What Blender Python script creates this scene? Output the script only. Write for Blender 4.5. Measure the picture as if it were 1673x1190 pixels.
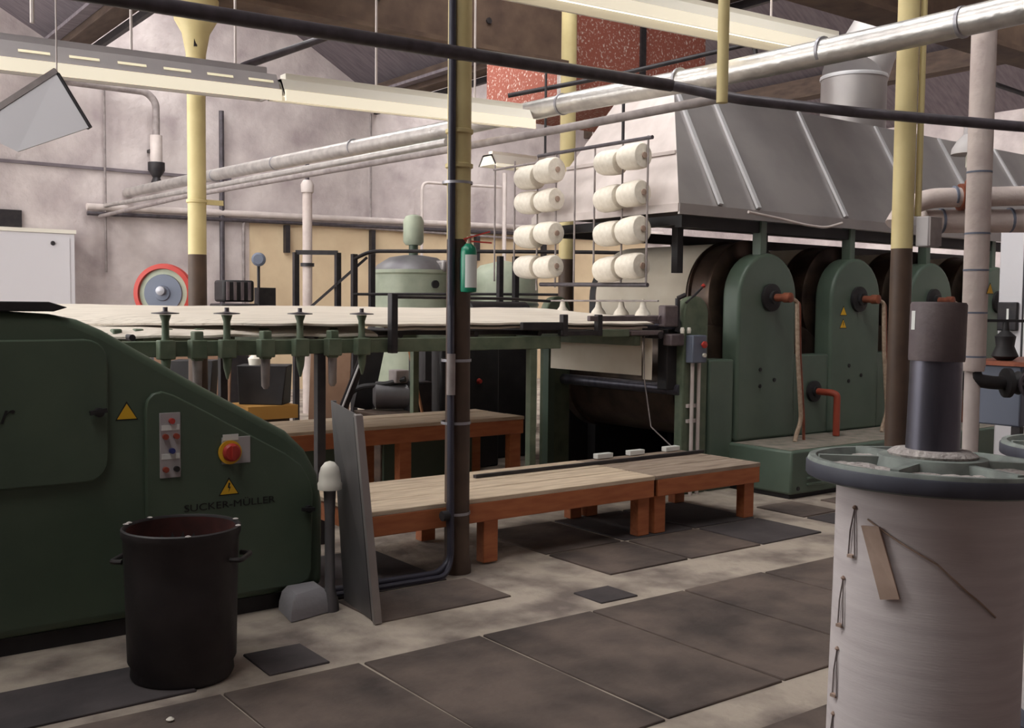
import bpy, math, random
from mathutils import Vector, Matrix
random.seed(7)
S = bpy.context.scene
for o in list(bpy.data.objects): bpy.data.objects.remove(o)
COL = S.collection

# ------------------------------------------------------------------ camera
cam_d = bpy.data.cameras.new('camera'); cam = bpy.data.objects.new('camera', cam_d); COL.objects.link(cam)
cam_d.sensor_fit = 'HORIZONTAL'; cam_d.sensor_width = 36.0
cam_d.lens = 36.0 * 1690 / 1673
cam_d.clip_start = 0.05; cam_d.clip_end = 200
yaw, pitch, roll = math.radians(53), math.radians(3.2), math.radians(0.55)
fw0 = Vector((math.cos(yaw), math.sin(yaw), 0)); rt0 = Vector((math.sin(yaw), -math.cos(yaw), 0)); up0 = Vector((0, 0, 1))
fw = fw0 * math.cos(pitch) - up0 * math.sin(pitch); up1 = up0 * math.cos(pitch) + fw0 * math.sin(pitch)
rt = rt0 * math.cos(roll) + up1 * math.sin(roll); up = up1 * math.cos(roll) - rt0 * math.sin(roll)
M = Matrix((rt, up, -fw)).transposed().to_4x4(); M.translation = Vector((0, 0, 1.6))
cam.matrix_world = M
S.camera = cam

# ------------------------------------------------------------------ daylight and exposure
W = bpy.data.worlds.new('overcast_sky'); S.world = W; W.use_nodes = True
bg = W.node_tree.nodes['Background']; bg.inputs['Color'].default_value = (1.0, 0.955, 0.93, 1); bg.inputs['Strength'].default_value = 7.5
S.view_settings.view_transform = 'Standard'; S.view_settings.look = 'None'
S.view_settings.gamma = 1.0; S.view_settings.use_curve_mapping = False
S.view_settings.exposure = 0.4

VALLEY = (-1.5, 4.2, 9.95, 15.7)          # roof valleys run along Y
GY0, GY1 = 1.2, 17.9                      # glazed length of every north light, stopped short to darken the front
for xv in VALLEY:                         # sky portals in the roof glazing: they only guide the sampling of the sky
    ld = bpy.data.lights.new('skylight_portal', 'AREA'); ld.shape = 'RECTANGLE'; ld.size = 2.6; ld.size_y = GY1 - GY0
    ld.cycles.is_portal = True
    lo = bpy.data.objects.new('skylight_portal', ld); COL.objects.link(lo)
    a = Vector((xv + .2, 0, 5.78)); b = Vector((xv + 1.7, 0, 7.95)); n = Vector((b.z - a.z, 0, -(b.x - a.x))).normalized()
    zc = -n; xc = (b - a).normalized(); yc = zc.cross(xc)
    m = Matrix((xc, yc, zc)).transposed().to_4x4(); m.translation = (a + b) / 2 + Vector((0, (GY0 + GY1) / 2, 0)) + n * .05
    lo.matrix_world = m

ADDED_WIN = ((5.8, 9.2), (9.7, 13.1), (13.6, 17.0)); SWZ = (1.2, 5.2)   # tall windows added out of view for low light from the left
for y0, y1 in ADDED_WIN:
    ld = bpy.data.lights.new('window_portal', 'AREA'); ld.shape = 'RECTANGLE'; ld.size = SWZ[1] - SWZ[0]; ld.size_y = y1 - y0; ld.cycles.is_portal = True
    lo = bpy.data.objects.new('window_portal', ld); COL.objects.link(lo)
    m = Matrix((Vector((0, 0, 1)), Vector((0, 1, 0)), Vector((-1, 0, 0)))).transposed().to_4x4(); m.translation = Vector((-3.02, (y0 + y1) / 2, (SWZ[0] + SWZ[1]) / 2)); lo.matrix_world = m

# ------------------------------------------------------------------ materials
def lin(c):
    return tuple(((v / 255) / 12.92 if v / 255 <= .04045 else ((v / 255 + .055) / 1.055) ** 2.4) for v in c)
MATS = {}
def mat(name, c, rough=.6, metal=0, c2=None, scale=6, detail=6, bump=0, bscale=30, emit=0, spec=.4, fac=(.35, .7), stretch=None):
    if name in MATS: return MATS[name]
    m = bpy.data.materials.new(name); m.use_nodes = True; nt = m.node_tree; b = nt.nodes['Principled BSDF']
    b.inputs['Roughness'].default_value = rough; b.inputs['Metallic'].default_value = metal
    b.inputs['Specular IOR Level'].default_value = spec
    c1 = lin(c) + (1,)
    tc = nt.nodes.new('ShaderNodeTexCoord'); vec = tc.outputs['Object']
    if stretch:
        mp = nt.nodes.new('ShaderNodeMapping'); mp.inputs['Scale'].default_value = stretch
        nt.links.new(vec, mp.inputs['Vector']); vec = mp.outputs['Vector']
    if c2 is not None:
        n = nt.nodes.new('ShaderNodeTexNoise'); n.inputs['Scale'].default_value = scale; n.inputs['Detail'].default_value = detail
        nt.links.new(vec, n.inputs['Vector'])
        r = nt.nodes.new('ShaderNodeValToRGB'); r.color_ramp.elements[0].position = fac[0]; r.color_ramp.elements[1].position = fac[1]
        r.color_ramp.elements[0].color = c1; r.color_ramp.elements[1].color = lin(c2) + (1,)
        nt.links.new(n.outputs['Fac'], r.inputs['Fac']); nt.links.new(r.outputs['Color'], b.inputs['Base Color'])
    else:
        b.inputs['Base Color'].default_value = c1
    if bump:
        n2 = nt.nodes.new('ShaderNodeTexNoise'); n2.inputs['Scale'].default_value = bscale; n2.inputs['Detail'].default_value = 8
        nt.links.new(vec, n2.inputs['Vector'])
        bp = nt.nodes.new('ShaderNodeBump'); bp.inputs['Strength'].default_value = bump; bp.inputs['Distance'].default_value = .02
        nt.links.new(n2.outputs['Fac'], bp.inputs['Height']); nt.links.new(bp.outputs['Normal'], b.inputs['Normal'])
    if emit:
        b.inputs['Emission Color'].default_value = c1; b.inputs['Emission Strength'].default_value = emit
    MATS[name] = m; return m

GREEN = mat('machine_green', (92, 107, 94), .42, c2=(82, 97, 85), scale=3, spec=.5)
GREEN_D = mat('winder_green', (80, 94, 78), .45, c2=(72, 86, 72), scale=3)
GREEN_L = mat('conveyor_green', (104, 112, 94), .6, c2=(80, 94, 76), scale=9)
GREEN_P = mat('tank_green', (172, 178, 158), .5, c2=(150, 158, 140), scale=5)
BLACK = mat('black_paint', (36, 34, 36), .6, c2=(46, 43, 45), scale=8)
DARK = mat('dark_steel', (44, 42, 46), .5, .3, c2=(60, 55, 56), scale=12)
DARKP = mat('dark_pipe_paint', (84, 78, 84), .42, .2, c2=(68, 62, 66), scale=14)
BROWN = mat('column_brown', (84, 66, 54), .55, c2=(70, 54, 46), scale=6)
YELLOW = mat('column_yellow', (212, 195, 144), .5, c2=(200, 182, 132), scale=5)
ORANGE = mat('orange_timber', (182, 110, 70), .6, c2=(162, 92, 58), scale=5, stretch=(1, 6, 6))
WORN = mat('worn_boards', (214, 194, 170), .85, c2=(184, 162, 140), scale=4, stretch=(1, 6, 6), bump=.15)
WORN2 = mat('worn_grey_boards', (168, 150, 134), .85, c2=(132, 114, 102), scale=4, stretch=(1, 6, 6), bump=.15)
YARN = mat('cotton_yarn', (224, 214, 202), .85, c2=(170, 158, 144), scale=3, stretch=(.5, 26, 26), bump=.3, bscale=8, fac=(.5, .78))
CONE = mat('cotton_cones', (226, 218, 206), .9, c2=(212, 203, 190), scale=30, bump=.1, bscale=60)
CLOTH = mat('cotton_web', (226, 216, 200), .8, c2=(214, 202, 184), scale=3)
BEAMY = mat('beam_yarn', (208, 199, 199), .85, c2=(196, 186, 187), scale=4, stretch=(1, 1, 10), bump=.06, bscale=26)
WALLM = mat('whitewashed_wall', (208, 197, 195), .9, c2=(166, 153, 154), scale=1.6, detail=14, bump=.9, bscale=7, fac=(.36, .72))
CREAM = mat('cream_wall_paint', (214, 192, 160), .85, c2=(200, 176, 146), scale=2, bump=.3, bscale=8)
ROOFM = mat('roof_lining', (122, 113, 118), .9, c2=(100, 92, 98), scale=3, stretch=(1, 6, 1))
TIMBER = mat('roof_timber', (88, 72, 62), .8, c2=(66, 52, 46), scale=3, stretch=(4, 1, 4))
GIRD = mat('girder_paint', (104, 84, 70), .7, c2=(80, 62, 54), scale=5)
FLAG = mat('flagstone', (108, 94, 87), .8, c2=(70, 61, 58), scale=3.2, detail=14, bump=.5, bscale=12, fac=(.34, .68))
FLAG2 = mat('flagstone_dark', (80, 73, 74), .8, c2=(58, 53, 55), scale=3, detail=10, bump=.3, bscale=9)
CONC = mat('floor_screed', (178, 165, 152), .95, c2=(118, 106, 100), scale=3.5, detail=14, bump=.5, bscale=18, fac=(.38, .66))
GALV = mat('galvanised_sheet', (166, 160, 158), .45, .5, c2=(146, 140, 140), scale=1.6)
GALVL = mat('galvanised_seam', (196, 194, 196), .5, .3)
GALVD = mat('dull_sheet_steel', (126, 124, 126), .45, .5, c2=(84, 80, 84), scale=2.2, stretch=(1, 1, .6))
LAG = mat('foil_lagging', (214, 210, 206), .34, .75, c2=(186, 182, 180), scale=8, bump=.25, bscale=16)
LAGW = mat('painted_lagging', (204, 190, 184), .8, c2=(188, 172, 168), scale=7, bump=.3, bscale=20)
PIPEG = mat('grey_pipe_paint', (150, 140, 138), .55, c2=(120, 110, 110), scale=9)
PIPEW = mat('white_pipe_paint', (204, 192, 188), .6, c2=(188, 176, 172), scale=6)
WHITE = mat('white_enamel', (226, 220, 208), .45)
FITG = mat('fitting_grey', (176, 170, 170), .5, c2=(164, 158, 160), scale=4)
TUBE = mat('fluorescent_tube', (255, 248, 228), .4, emit=1.6)
SLOT = mat('slot_glow', (236, 226, 196), .5, emit=.35)
GLOW = mat('diffuser_glow', (240, 230, 208), .5, emit=.5)
DIFF = mat('fitting_reflector', (232, 226, 214), .5)
BIN = mat('bin_black', (44, 40, 41), .55, c2=(56, 51, 52), scale=6, bump=.2, bscale=9)
BINR = mat('bin_inside_rust', (84, 44, 40), .8, c2=(56, 34, 32), scale=8)
COPPER = mat('copper_joint', (150, 88, 66), .5, .4, c2=(120, 66, 52), scale=14)
BRASS = mat('braided_hose', (182, 160, 140), .5, .3, c2=(150, 126, 108), scale=40)
REDC = mat('red_oxide_pipe', (150, 66, 48), .5)
RED = mat('red_plastic', (180, 58, 50), .45)
BLUE = mat('blue_lamp', (44, 52, 120), .3)
YEL = mat('sign_yellow', (226, 176, 40), .5)
INK = mat('sign_black', (26, 26, 26), .6)
EXTG = mat('extinguisher_green', (28, 120, 92), .3)
LABEL = mat('paper_label', (222, 222, 218), .6)
RUST = mat('rust_panel', (146, 82, 68), .85, c2=(206, 186, 176), scale=34, detail=3, fac=(.56, .7))
RIM = mat('drum_rim', (92, 76, 66), .35, .6, c2=(54, 44, 40), scale=5)
CARD = mat('brown_board', (138, 108, 88), .85, c2=(122, 92, 74), scale=4)
FLANGE = mat('flange_grey_green', (150, 158, 152), .7, c2=(112, 116, 114), scale=12)
FLANGED = mat('flange_rim_blue', (78, 80, 92), .6, c2=(66, 66, 76), scale=12)
LINT = mat('cotton_lint', (208, 199, 195), 1.0, c2=(176, 166, 164), scale=24, bump=.8, bscale=70)
SLEEVE = mat('shaft_sleeve', (92, 80, 84), .6, c2=(110, 98, 98), scale=10, bump=.2)
STEEL = mat('dark_bright_steel', (104, 102, 112), .38, .7, c2=(74, 72, 82), scale=4, stretch=(3, 3, .4))
WOOD = mat('lath_wood', (176, 152, 138), .8, c2=(140, 116, 102), scale=8)
BLUEG = mat('blue_grey_paint', (104, 110, 126), .55)
CABW = mat('cabinet_white', (208, 204, 208), .5)
CONCW = mat('plaster_lump', (150, 146, 150), .9, bump=.4, bscale=14)
BROOM = mat('broom_handle', (160, 112, 78), .6)
CABLE = mat('dark_cable', (52, 50, 62), .45)
BAND = mat('steel_band', (160, 158, 164), .4, .6)
GLASS = bpy.data.materials.new('skylight_glass'); GLASS.use_nodes = True
nt = GLASS.node_tree; nt.nodes.remove(nt.nodes['Principled BSDF'])
tr = nt.nodes.new('ShaderNodeBsdfTransparent'); tr.inputs['Color'].default_value = (.9, .92, .92, 1)
gl = nt.nodes.new('ShaderNodeBsdfGlossy'); gl.inputs['Roughness'].default_value = .1
mx = nt.nodes.new('ShaderNodeMixShader'); mx.inputs['Fac'].default_value = .06
nt.links.new(tr.outputs[0], mx.inputs[1]); nt.links.new(gl.outputs[0], mx.inputs[2]); nt.links.new(mx.outputs[0], nt.nodes['Material Output'].inputs['Surface'])

# ------------------------------------------------------------------ mesh helpers (world coordinates in, one mesh object out)
class MB:
    def __init__(s): s.v = []; s.f = []
    def add(s, vs, fs):
        n = len(s.v); s.v += [tuple(p) for p in vs]; s.f += [tuple(i + n for i in f) for f in fs]; return s
    def box(s, x0, x1, y0, y1, z0, z1):
        return s.add([(x0, y0, z0), (x1, y0, z0), (x1, y1, z0), (x0, y1, z0), (x0, y0, z1), (x1, y0, z1), (x1, y1, z1), (x0, y1, z1)],
                     [(0, 3, 2, 1), (4, 5, 6, 7), (0, 1, 5, 4), (1, 2, 6, 5), (2, 3, 7, 6), (3, 0, 4, 7)])
    def rings(s, rings, cap=True, close=False):
        n = len(rings[0]); vs = [p for r in rings for p in r]; fs = []
        k = len(rings)
        for i in range(k if close else k - 1):
            a = i * n; b = ((i + 1) % k) * n
            for j in range(n): fs.append((a + j, a + (j + 1) % n, b + (j + 1) % n, b + j))
        if cap and not close: fs += [tuple(reversed(range(n))), tuple(range((k - 1) * n, k * n))]
        return s.add(vs, fs)
    def lathe(s, prof, o, axis=(0, 0, 1), n=24, cap=True, close=False):
        "prof: (radius, distance along axis)"
        ax = Vector(axis).normalized(); u = ax.orthogonal().normalized(); w = ax.cross(u); o = Vector(o)
        return s.rings([[o + ax * h + (u * math.cos(2 * math.pi * j / n) + w * math.sin(2 * math.pi * j / n)) * max(r, 1e-4) for j in range(n)] for r, h in prof], cap, close)
    def cyl(s, a, b, r, n=16, r2=None):
        a, b = Vector(a), Vector(b); return s.lathe([(r, 0), (r if r2 is None else r2, (b - a).length)], a, b - a, n)
    def tube(s, pts, r, n=10, bend=0, close=False):
        P = [Vector(p) for p in pts]
        if bend:
            Q = [P[0]]
            for i in range(1, len(P) - 1):
                a, b, c = P[i - 1], P[i], P[i + 1]; d1 = (a - b); d2 = (c - b); t = min(bend, d1.length * .45, d2.length * .45)
                p, q = b + d1.normalized() * t, b + d2.normalized() * t
                for k in range(6): f = k / 5; Q.append(p * (1 - f) ** 2 + b * 2 * f * (1 - f) + q * f * f)
            Q.append(P[-1]); P = Q
        T = []
        for i in range(len(P)):
            if close: d = P[(i + 1) % len(P)] - P[i - 1]
            else: d = P[min(i + 1, len(P) - 1)] - P[max(i - 1, 0)]
            T.append(d.normalized())
        u = T[0].orthogonal().normalized(); R = []
        for i in range(len(P)):
            u = (u - T[i] * u.dot(T[i])).normalized(); w = T[i].cross(u)
            R.append([P[i] + (u * math.cos(2 * math.pi * j / n) + w * math.sin(2 * math.pi * j / n)) * r for j in range(n)])
        return s.rings(R, True, close)
    def prism(s, poly, a, b, plane='xz'):
        def pt(p, c):
            return {'xz': (p[0], c, p[1]), 'yz': (c, p[0], p[1]), 'xy': (p[0], p[1], c)}[plane]
        n = len(poly); vs = [pt(p, a) for p in poly] + [pt(p, b) for p in poly]
        fs = [tuple(range(n)), tuple(reversed(range(n, 2 * n)))] + [(i, n + i, n + (i + 1) % n, (i + 1) % n) for i in range(n)]
        return s.add(vs, fs)
    def bar(s, a, b, w, t, up=(0, 0, 1)):
        "rectangular bar from a to b, w across (horizontal), t along up"
        a, b = Vector(a), Vector(b); d = (b - a).normalized(); x = d.cross(Vector(up)).normalized(); z = x.cross(d)
        r = lambda c: [c + x * w / 2 + z * t / 2, c - x * w / 2 + z * t / 2, c - x * w / 2 - z * t / 2, c + x * w / 2 - z * t / 2]
        return s.rings([r(a), r(b)])
ORG = {}
def link(name, me, m, origin, parent, bevel=0, smooth=True, seg=2):
    me.validate(); me.update()
    o = bpy.data.objects.new(name, me); COL.objects.link(o)
    if m: me.materials.append(m)
    if parent is not None:
        o.parent = parent; ORG[o] = ORG[parent]
    else:
        o.location = origin; ORG[o] = Vector(origin)
    if smooth:
        me.polygons.foreach_set('use_smooth', [True] * len(me.polygons)); me.set_sharp_from_angle(angle=math.radians(38))
    if bevel:
        bm_ = o.modifiers.new('bevel', 'BEVEL'); bm_.width = bevel; bm_.segments = seg; bm_.limit_method = 'ANGLE'; bm_.angle_limit = math.radians(40)
    return o
def recalc(me):
    import bmesh
    b = bmesh.new(); b.from_mesh(me); bmesh.ops.recalc_face_normals(b, faces=b.faces); b.to_mesh(me); b.free()
def part(name, mb, m, parent=None, bevel=0, label=None, seg=2, kind=None):
    if parent is not None: org = ORG[parent]
    else:
        xs, ys, zs = zip(*mb.v); org = Vector(((min(xs) + max(xs)) / 2, (min(ys) + max(ys)) / 2, min(zs)))
    me = bpy.data.meshes.new(name); me.from_pydata([tuple(Vector(p) - org) for p in mb.v], [], mb.f); recalc(me)
    o = link(name, me, m, org, parent, bevel, seg=seg)
    if label: o['label'] = label
    if kind: o['kind'] = kind
    return o
def tag(o, label, cat, group=None):
    o['label'] = label; o['category'] = cat
    if group: o['group'] = group
    return o
def thing(name, label, cat, loc, group=None):
    o = bpy.data.objects.new(name, None); COL.objects.link(o); o.location = loc; o.empty_display_size = .1; ORG[o] = Vector(loc)
    return tag(o, label, cat, group)
def solid(name, mb, m, label, cat, group=None, bevel=0):
    return tag(part(name, mb, m, None, bevel), label, cat, group)
def struct(name, mb, m, bevel=0):
    o = part(name, mb, m, None, bevel); o['kind'] = 'structure'; return o
def text(name, body, size, loc, m, parent, shear=0, width=None, depth=.002):
    cu = bpy.data.curves.new('lettering', 'FONT'); cu.body = body; cu.size = size; cu.extrude = depth; cu.shear = shear
    t = bpy.data.objects.new('lettering', cu); COL.objects.link(t)
    bpy.context.view_layer.update(); me = bpy.data.meshes.new_from_object(t); bpy.data.objects.remove(t)
    xs = [v.co.x for v in me.vertices]; k = (width / (max(xs) - min(xs))) if width else 1; x0 = min(xs); org = ORG[parent]
    for v in me.vertices:
        c = v.co.copy(); v.co = Vector((loc[0] + (c.x - x0) * k, loc[1] - c.z, loc[2] + c.y)) - org
    me.materials.clear(); return link(name, me, m, None, parent, smooth=False)
def rrect(x0, x1, z0, z1, r, n=5):
    P = []
    for cx, cz, a in ((x1 - r, z1 - r, 0), (x0 + r, z1 - r, 90), (x0 + r, z0 + r, 180), (x1 - r, z0 + r, 270)):
        for k in range(n + 1):
            t = math.radians(a + 90 * k / n); P.append((cx + r * math.cos(t), cz + r * math.sin(t)))
    return P

# ================================================================== THE SETTING
XL, XR, YF, YB = -3.0, 21.4, -4.0, 18.0
fl = struct('floor', MB().box(XL, XR, YF, YB, -.12, 0), CONC)
def slab(x0, x1, y0, y1, m=FLAG, h=.008):
    g = .008; w = lambda: random.uniform(-.006, .006)
    p = [(x0 + g + w(), y0 + g + w()), (x1 - g + w(), y0 + g + w()), (x1 - g + w(), y1 - g + w()), (x0 + g + w(), y1 - g + w())]
    part('flagstone', MB().prism(p, -.03, h + random.uniform(0, .003), 'xy'), m, fl, .004, seg=1)
xj = [-.5, .18, .87, 1.556, 2.2, 2.86, 3.56, 4.25, 4.94, 5.62, 6.3, 7.0, 7.7, 8.4]
for a, b in zip(xj, xj[1:]):
    slab(a, b, 2.76, 4.02); slab(a, b, 1.25, 2.5)
    if random.random() < .5: slab(a, b, .0, 1.23)
    else: slab(a, b, .0, .6); slab(a, b, .6, 1.23)
for x0, x1, y0, y1, m in ((1.8, 2.1, 4.1, 4.42, FLAG2), (3.7, 3.98, 4.08, 4.34, FLAG2), (2.56, 3.4, 4.48, 4.95, FLAG), (4.14, 4.82, 4.5, 5.1, FLAG), (4.84, 5.52, 4.5, 5.1, FLAG),
                          (5.54, 6.2, 4.5, 5.1, FLAG2), (4.14, 4.82, 5.12, 5.9, FLAG), (4.84, 5.52, 5.12, 5.9, FLAG2), (5.54, 6.2, 5.12, 5.9, FLAG2), (2.56, 3.3, 4.97, 5.9, FLAG2),
                          (6.52, 7.2, 4.3, 4.9, FLAG2), (6.52, 6.98, 4.92, 5.4, FLAG), (7.22, 8.0, 4.3, 5.3, FLAG), (8.02, 8.8, 4.3, 5.3, FLAG), (-.2, .6, 4.1, 4.9, FLAG2), (.62, 1.5, 4.1, 4.55, FLAG2)):
    slab(x0, x1, y0, y1, m)

struct('wall_back', MB().box(XL, XR, YB, YB + .3, 0, 8.6), WALLM)
wl = MB().box(XL - .3, XL, YF, YB + .3, 0, SWZ[0]).box(XL - .3, XL, YF, YB + .3, SWZ[1], 8.6)
ys = [YF] + [v for p in ADDED_WIN for v in p] + [YB + .3]
for k in range(0, len(ys), 2): wl.box(XL - .3, XL, ys[k], ys[k + 1], *SWZ)
struct('wall_left', wl, WALLM)
for k, (y0, y1) in enumerate(ADDED_WIN):  # frames and panes of the added side windows
    sw_ = struct('window_%d' % (5 + k), MB().box(XL - .2, XL - .1, y0, y0 + .06, *SWZ).box(XL - .2, XL - .1, y1 - .06, y1, *SWZ).box(XL - .2, XL - .1, y0, y1, SWZ[0], SWZ[0] + .06).box(XL - .2, XL - .1, y0, y1, SWZ[1] - .06, SWZ[1]), PIPEW)
    for a_ in range(1, 5):
        yy_ = y0 + (y1 - y0) * a_ / 5; part('glazing_bar', MB().box(XL - .18, XL - .12, yy_ - .015, yy_ + .015, *SWZ), PIPEW, sw_)
    for a_ in range(1, 5):
        zz_ = SWZ[0] + (SWZ[1] - SWZ[0]) * a_ / 5; part('glazing_bar', MB().box(XL - .18, XL - .12, y0, y1, zz_ - .015, zz_ + .015), PIPEW, sw_)
    part('pane', MB().box(XL - .152, XL - .148, y0 + .06, y1 - .06, SWZ[0] + .06, SWZ[1] - .06), GLASS, sw_)
struct('wall_right', MB().box(XR, XR + .3, YF, YB + .3, 0, 8.6), WALLM)
struct('wall_front', MB().box(XL, XR, YF - .3, YF, 0, 8.6), WALLM)
struct('trim_1', MB().box(7.55, 17.5, YB - .03, YB, 0, 3.15), CREAM)          # cream painted dado on the back wall
struct('trim_2', MB().box(XL, 7.2, YB - .05, YB, 3.79, 3.84), ROOFM)          # string course

# saw-tooth roof: lining slopes, glazing, valley beams
slope = MB()
for xv in (-7.25,) + VALLEY:
    a, b = (max(xv + 1.7, XL), 8.05), (min(xv + 5.75, XR), 5.75)
    if xv == -7.25: a = (XL, 5.75 + (b[0] - XL) * 2.3 / 4.05)
    if b[0] == XR: b = (XR, 8.05 - (XR - a[0]) * 2.3 / 4.05)
    slope.add([(a[0], YF, a[1]), (b[0], YF, b[1]), (b[0], YB, b[1]), (a[0], YB, a[1]), (a[0], YF, a[1] + .12), (b[0], YF, b[1] + .12), (b[0], YB, b[1] + .12), (a[0], YB, a[1] + .12)],
              [(0, 3, 2, 1), (4, 5, 6, 7), (0, 1, 5, 4), (1, 2, 6, 5), (2, 3, 7, 6), (3, 0, 4, 7)])
ceil_o = struct('ceiling', slope, ROOFM)
for i, xv in enumerate(VALLEY):
    a, b = (xv + .15, 5.76), (xv + 1.72, 8.05)
    dx, dz = b[0] - a[0], b[1] - a[1]; L = math.hypot(dx, dz); nx, nz = dz / L, -dx / L
    w = MB()
    for (t0, t1, y0, y1) in ((0, .06, GY0, GY1), (.94, 1, GY0, GY1)):
        p = [(a[0] + dx * t0, a[1] + dz * t0), (a[0] + dx * t1, a[1] + dz * t1)]; p += [(p[1][0] - nx * .08, p[1][1] - nz * .08), (p[0][0] - nx * .08, p[0][1] - nz * .08)]
        w.prism([(q[0], q[1]) for q in p], y0, y1, 'xz')
    win = struct('window_%d' % (i + 1), w, PIPEW)
    part('solid_panel', MB().prism([a, b, (b[0] - nx * .08, b[1] - nz * .08), (a[0] - nx * .08, a[1] - nz * .08)], YF, GY0), ROOFM, win)  # unseen blank length of roof, added to hold back light at the front
    y = GY0
    while y < GY1:
        p = [(a[0], a[1]), (b[0], b[1]), (b[0] - nx * .06, b[1] - nz * .06), (a[0] - nx * .06, a[1] - nz * .06)]
        part('glazing_bar', MB().prism(p, y, y + .04), PIPEW, win)
        y1 = min(y + .93, GY1)
        q = [(a[0] - nx * .03, a[1] - nz * .03), (b[0] - nx * .03, b[1] - nz * .03), (b[0] - nx * .035, b[1] - nz * .035), (a[0] - nx * .035, a[1] - nz * .035)]
        part('pane', MB().prism(q, y + .04, y1), GLASS, win); y = y1
VB = ('dark timber valley beam at the upper left above the slotted light', 'dark timber valley beam high behind the near yellow column')
for i, xv in enumerate(VALLEY):
    m = MB().box(xv - .16, xv + .16, YF, YB, 5.42, 5.75)
    if i in (1, 2):
        t = thing('valley_beam', VB[i - 1], 'roof beam', (xv, 8, 5.4), 'roof valley beams')
        part('timber', m, TIMBER, t, .01); part('gutter_board', MB().box(xv - .34, xv - .17, YF, YB, 5.52, 5.57), ROOFM, t); part('bracket_rail', MB().box(xv + .17, xv + .24, YF, YB, 5.32, 5.42), DARK, t)
    else: struct('trim_%d' % (3 + i), m, TIMBER)
# main girder and red panel under the roof
g = thing('roof_girder', 'wide brown painted girder running behind the dark overhead pipe', 'girder', (4.8, 7.7, 3.84))
part('web', MB().box(2.2, 6.7, 8.12, 8.3, 4.04, 4.75), GIRD, g); part('flange', MB().box(2.2, 6.7, 8.0, 8.42, 4.0, 4.04), GIRD, g)
for x in (3.4, 4.6, 5.8): part('bolt', MB().cyl((x, 8.12, 4.3), (x, 8.1, 4.3), .03, 8), DARK, g)
g = thing('roof_girder', 'brown girder end at the top right beside the yellow column', 'girder', (8.6, 5.3, 4.2))
part('web', MB().box(7.2, 12.5, 5.6, 5.78, 4.32, 4.9), GIRD, g); part('flange', MB().box(7.2, 12.5, 5.5, 5.88, 4.27, 4.32), GIRD, g)
d = thing('duct_box', 'rust red sheet metal duct box flecked with white lint under the roof', 'duct', (8.6, 9.2, 4.0))
part('casing', MB().box(7.55, 9.75, 9.0, 10.6, 3.95, 5.3), RUST, d, .01); part('corner_strip', MB().box(7.45, 7.6, 8.97, 9.1, 3.95, 5.3), LINT, d); part('seam_strip', MB().box(8.62, 8.7, 8.97, 9.0, 3.95, 5.3), DARK, d)
d = thing('duct_box', 'flat grey ceiling duct under the roof left of the rust red box', 'duct', (6.4, 8.6, 4.5))
part('casing', MB().box(5.0, 6.7, 8.5, 9.7, 4.62, 5.0), FITG, d, .01); part('joint_strip', MB().box(5.9, 5.96, 8.48, 9.72, 4.6, 5.02), GALVL, d)

# ================================================================== COLUMNS
def column(x, y, top, label, r=.068, split=1.99, flare=True):
    t = thing('iron_column', label, 'column', (x, y, 0), 'yellow and brown iron columns')
    part('lower_shaft', MB().lathe([(r * 1.25, .0), (r * 1.25, .06), (r * 1.08, .1), (r * 1.05, 1.0), (r, split)], (x, y, 0), n=28), BROWN, t)
    part('upper_shaft', MB().lathe([(r, split), (r, top - .6 if flare else top)] + ([(r * 1.08, top - .42), (r * 1.5, top - .26), (r * 2.3, top - .16), (r * 2.5, top)] if flare else []), (x, y, 0), n=28), YELLOW, t)
    return t
c1 = column(3.44, 5.10, 5.4, 'near yellow and brown iron column carrying the fire extinguisher', r=.07)
for z in (2.42, 2.62): part('collar', MB().lathe([(.071, z - .015), (.082, z - .01), (.082, z + .01), (.071, z + .015)], (3.44, 5.1, 0), n=24), YELLOW, c1)
c2 = column(3.0, 8.2, 4.0, 'yellow and brown iron column beside the red rimmed wheel', r=.072)
part('bolt_slot', MB().box(2.955, 2.98, 8.115, 8.135, 3.62, 3.72), DARK, c2)
part('collar', MB().lathe([(.073, 2.4), (.084, 2.405), (.084, 2.425), (.073, 2.43)], (3.0, 8.2, 0), n=24), YELLOW, c2)
part('pipe_lug', MB().box(3.06, 3.2, 8.15, 8.18, 2.39, 2.43), YELLOW, c2)
column(7.05, 8.42, 5.2, 'far yellow iron column half hidden behind the rack of bobbins', r=.082, split=2.1, flare=False)
c4 = column(5.98, 3.81, 5.2, 'right hand yellow and brown iron column behind the standing yarn beam', r=.066, flare=False)
part('side_pipe', MB().cyl((6.07, 3.76, 2.2), (6.07, 3.76, 4.6), .02, 10), YELLOW, c4)
jb = thing('switch_box', 'grey metal switch box fixed to the right hand yellow column', 'switch box', (6.06, 3.7, 2.0))
part('box_body', MB().box(6.0, 6.14, 3.64, 3.73, 2.0, 2.19), FITG, jb, .008); part('box_lid', MB().box(6.005, 6.135, 3.63, 3.64, 2.005, 2.185), PIPEG, jb)

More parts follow.
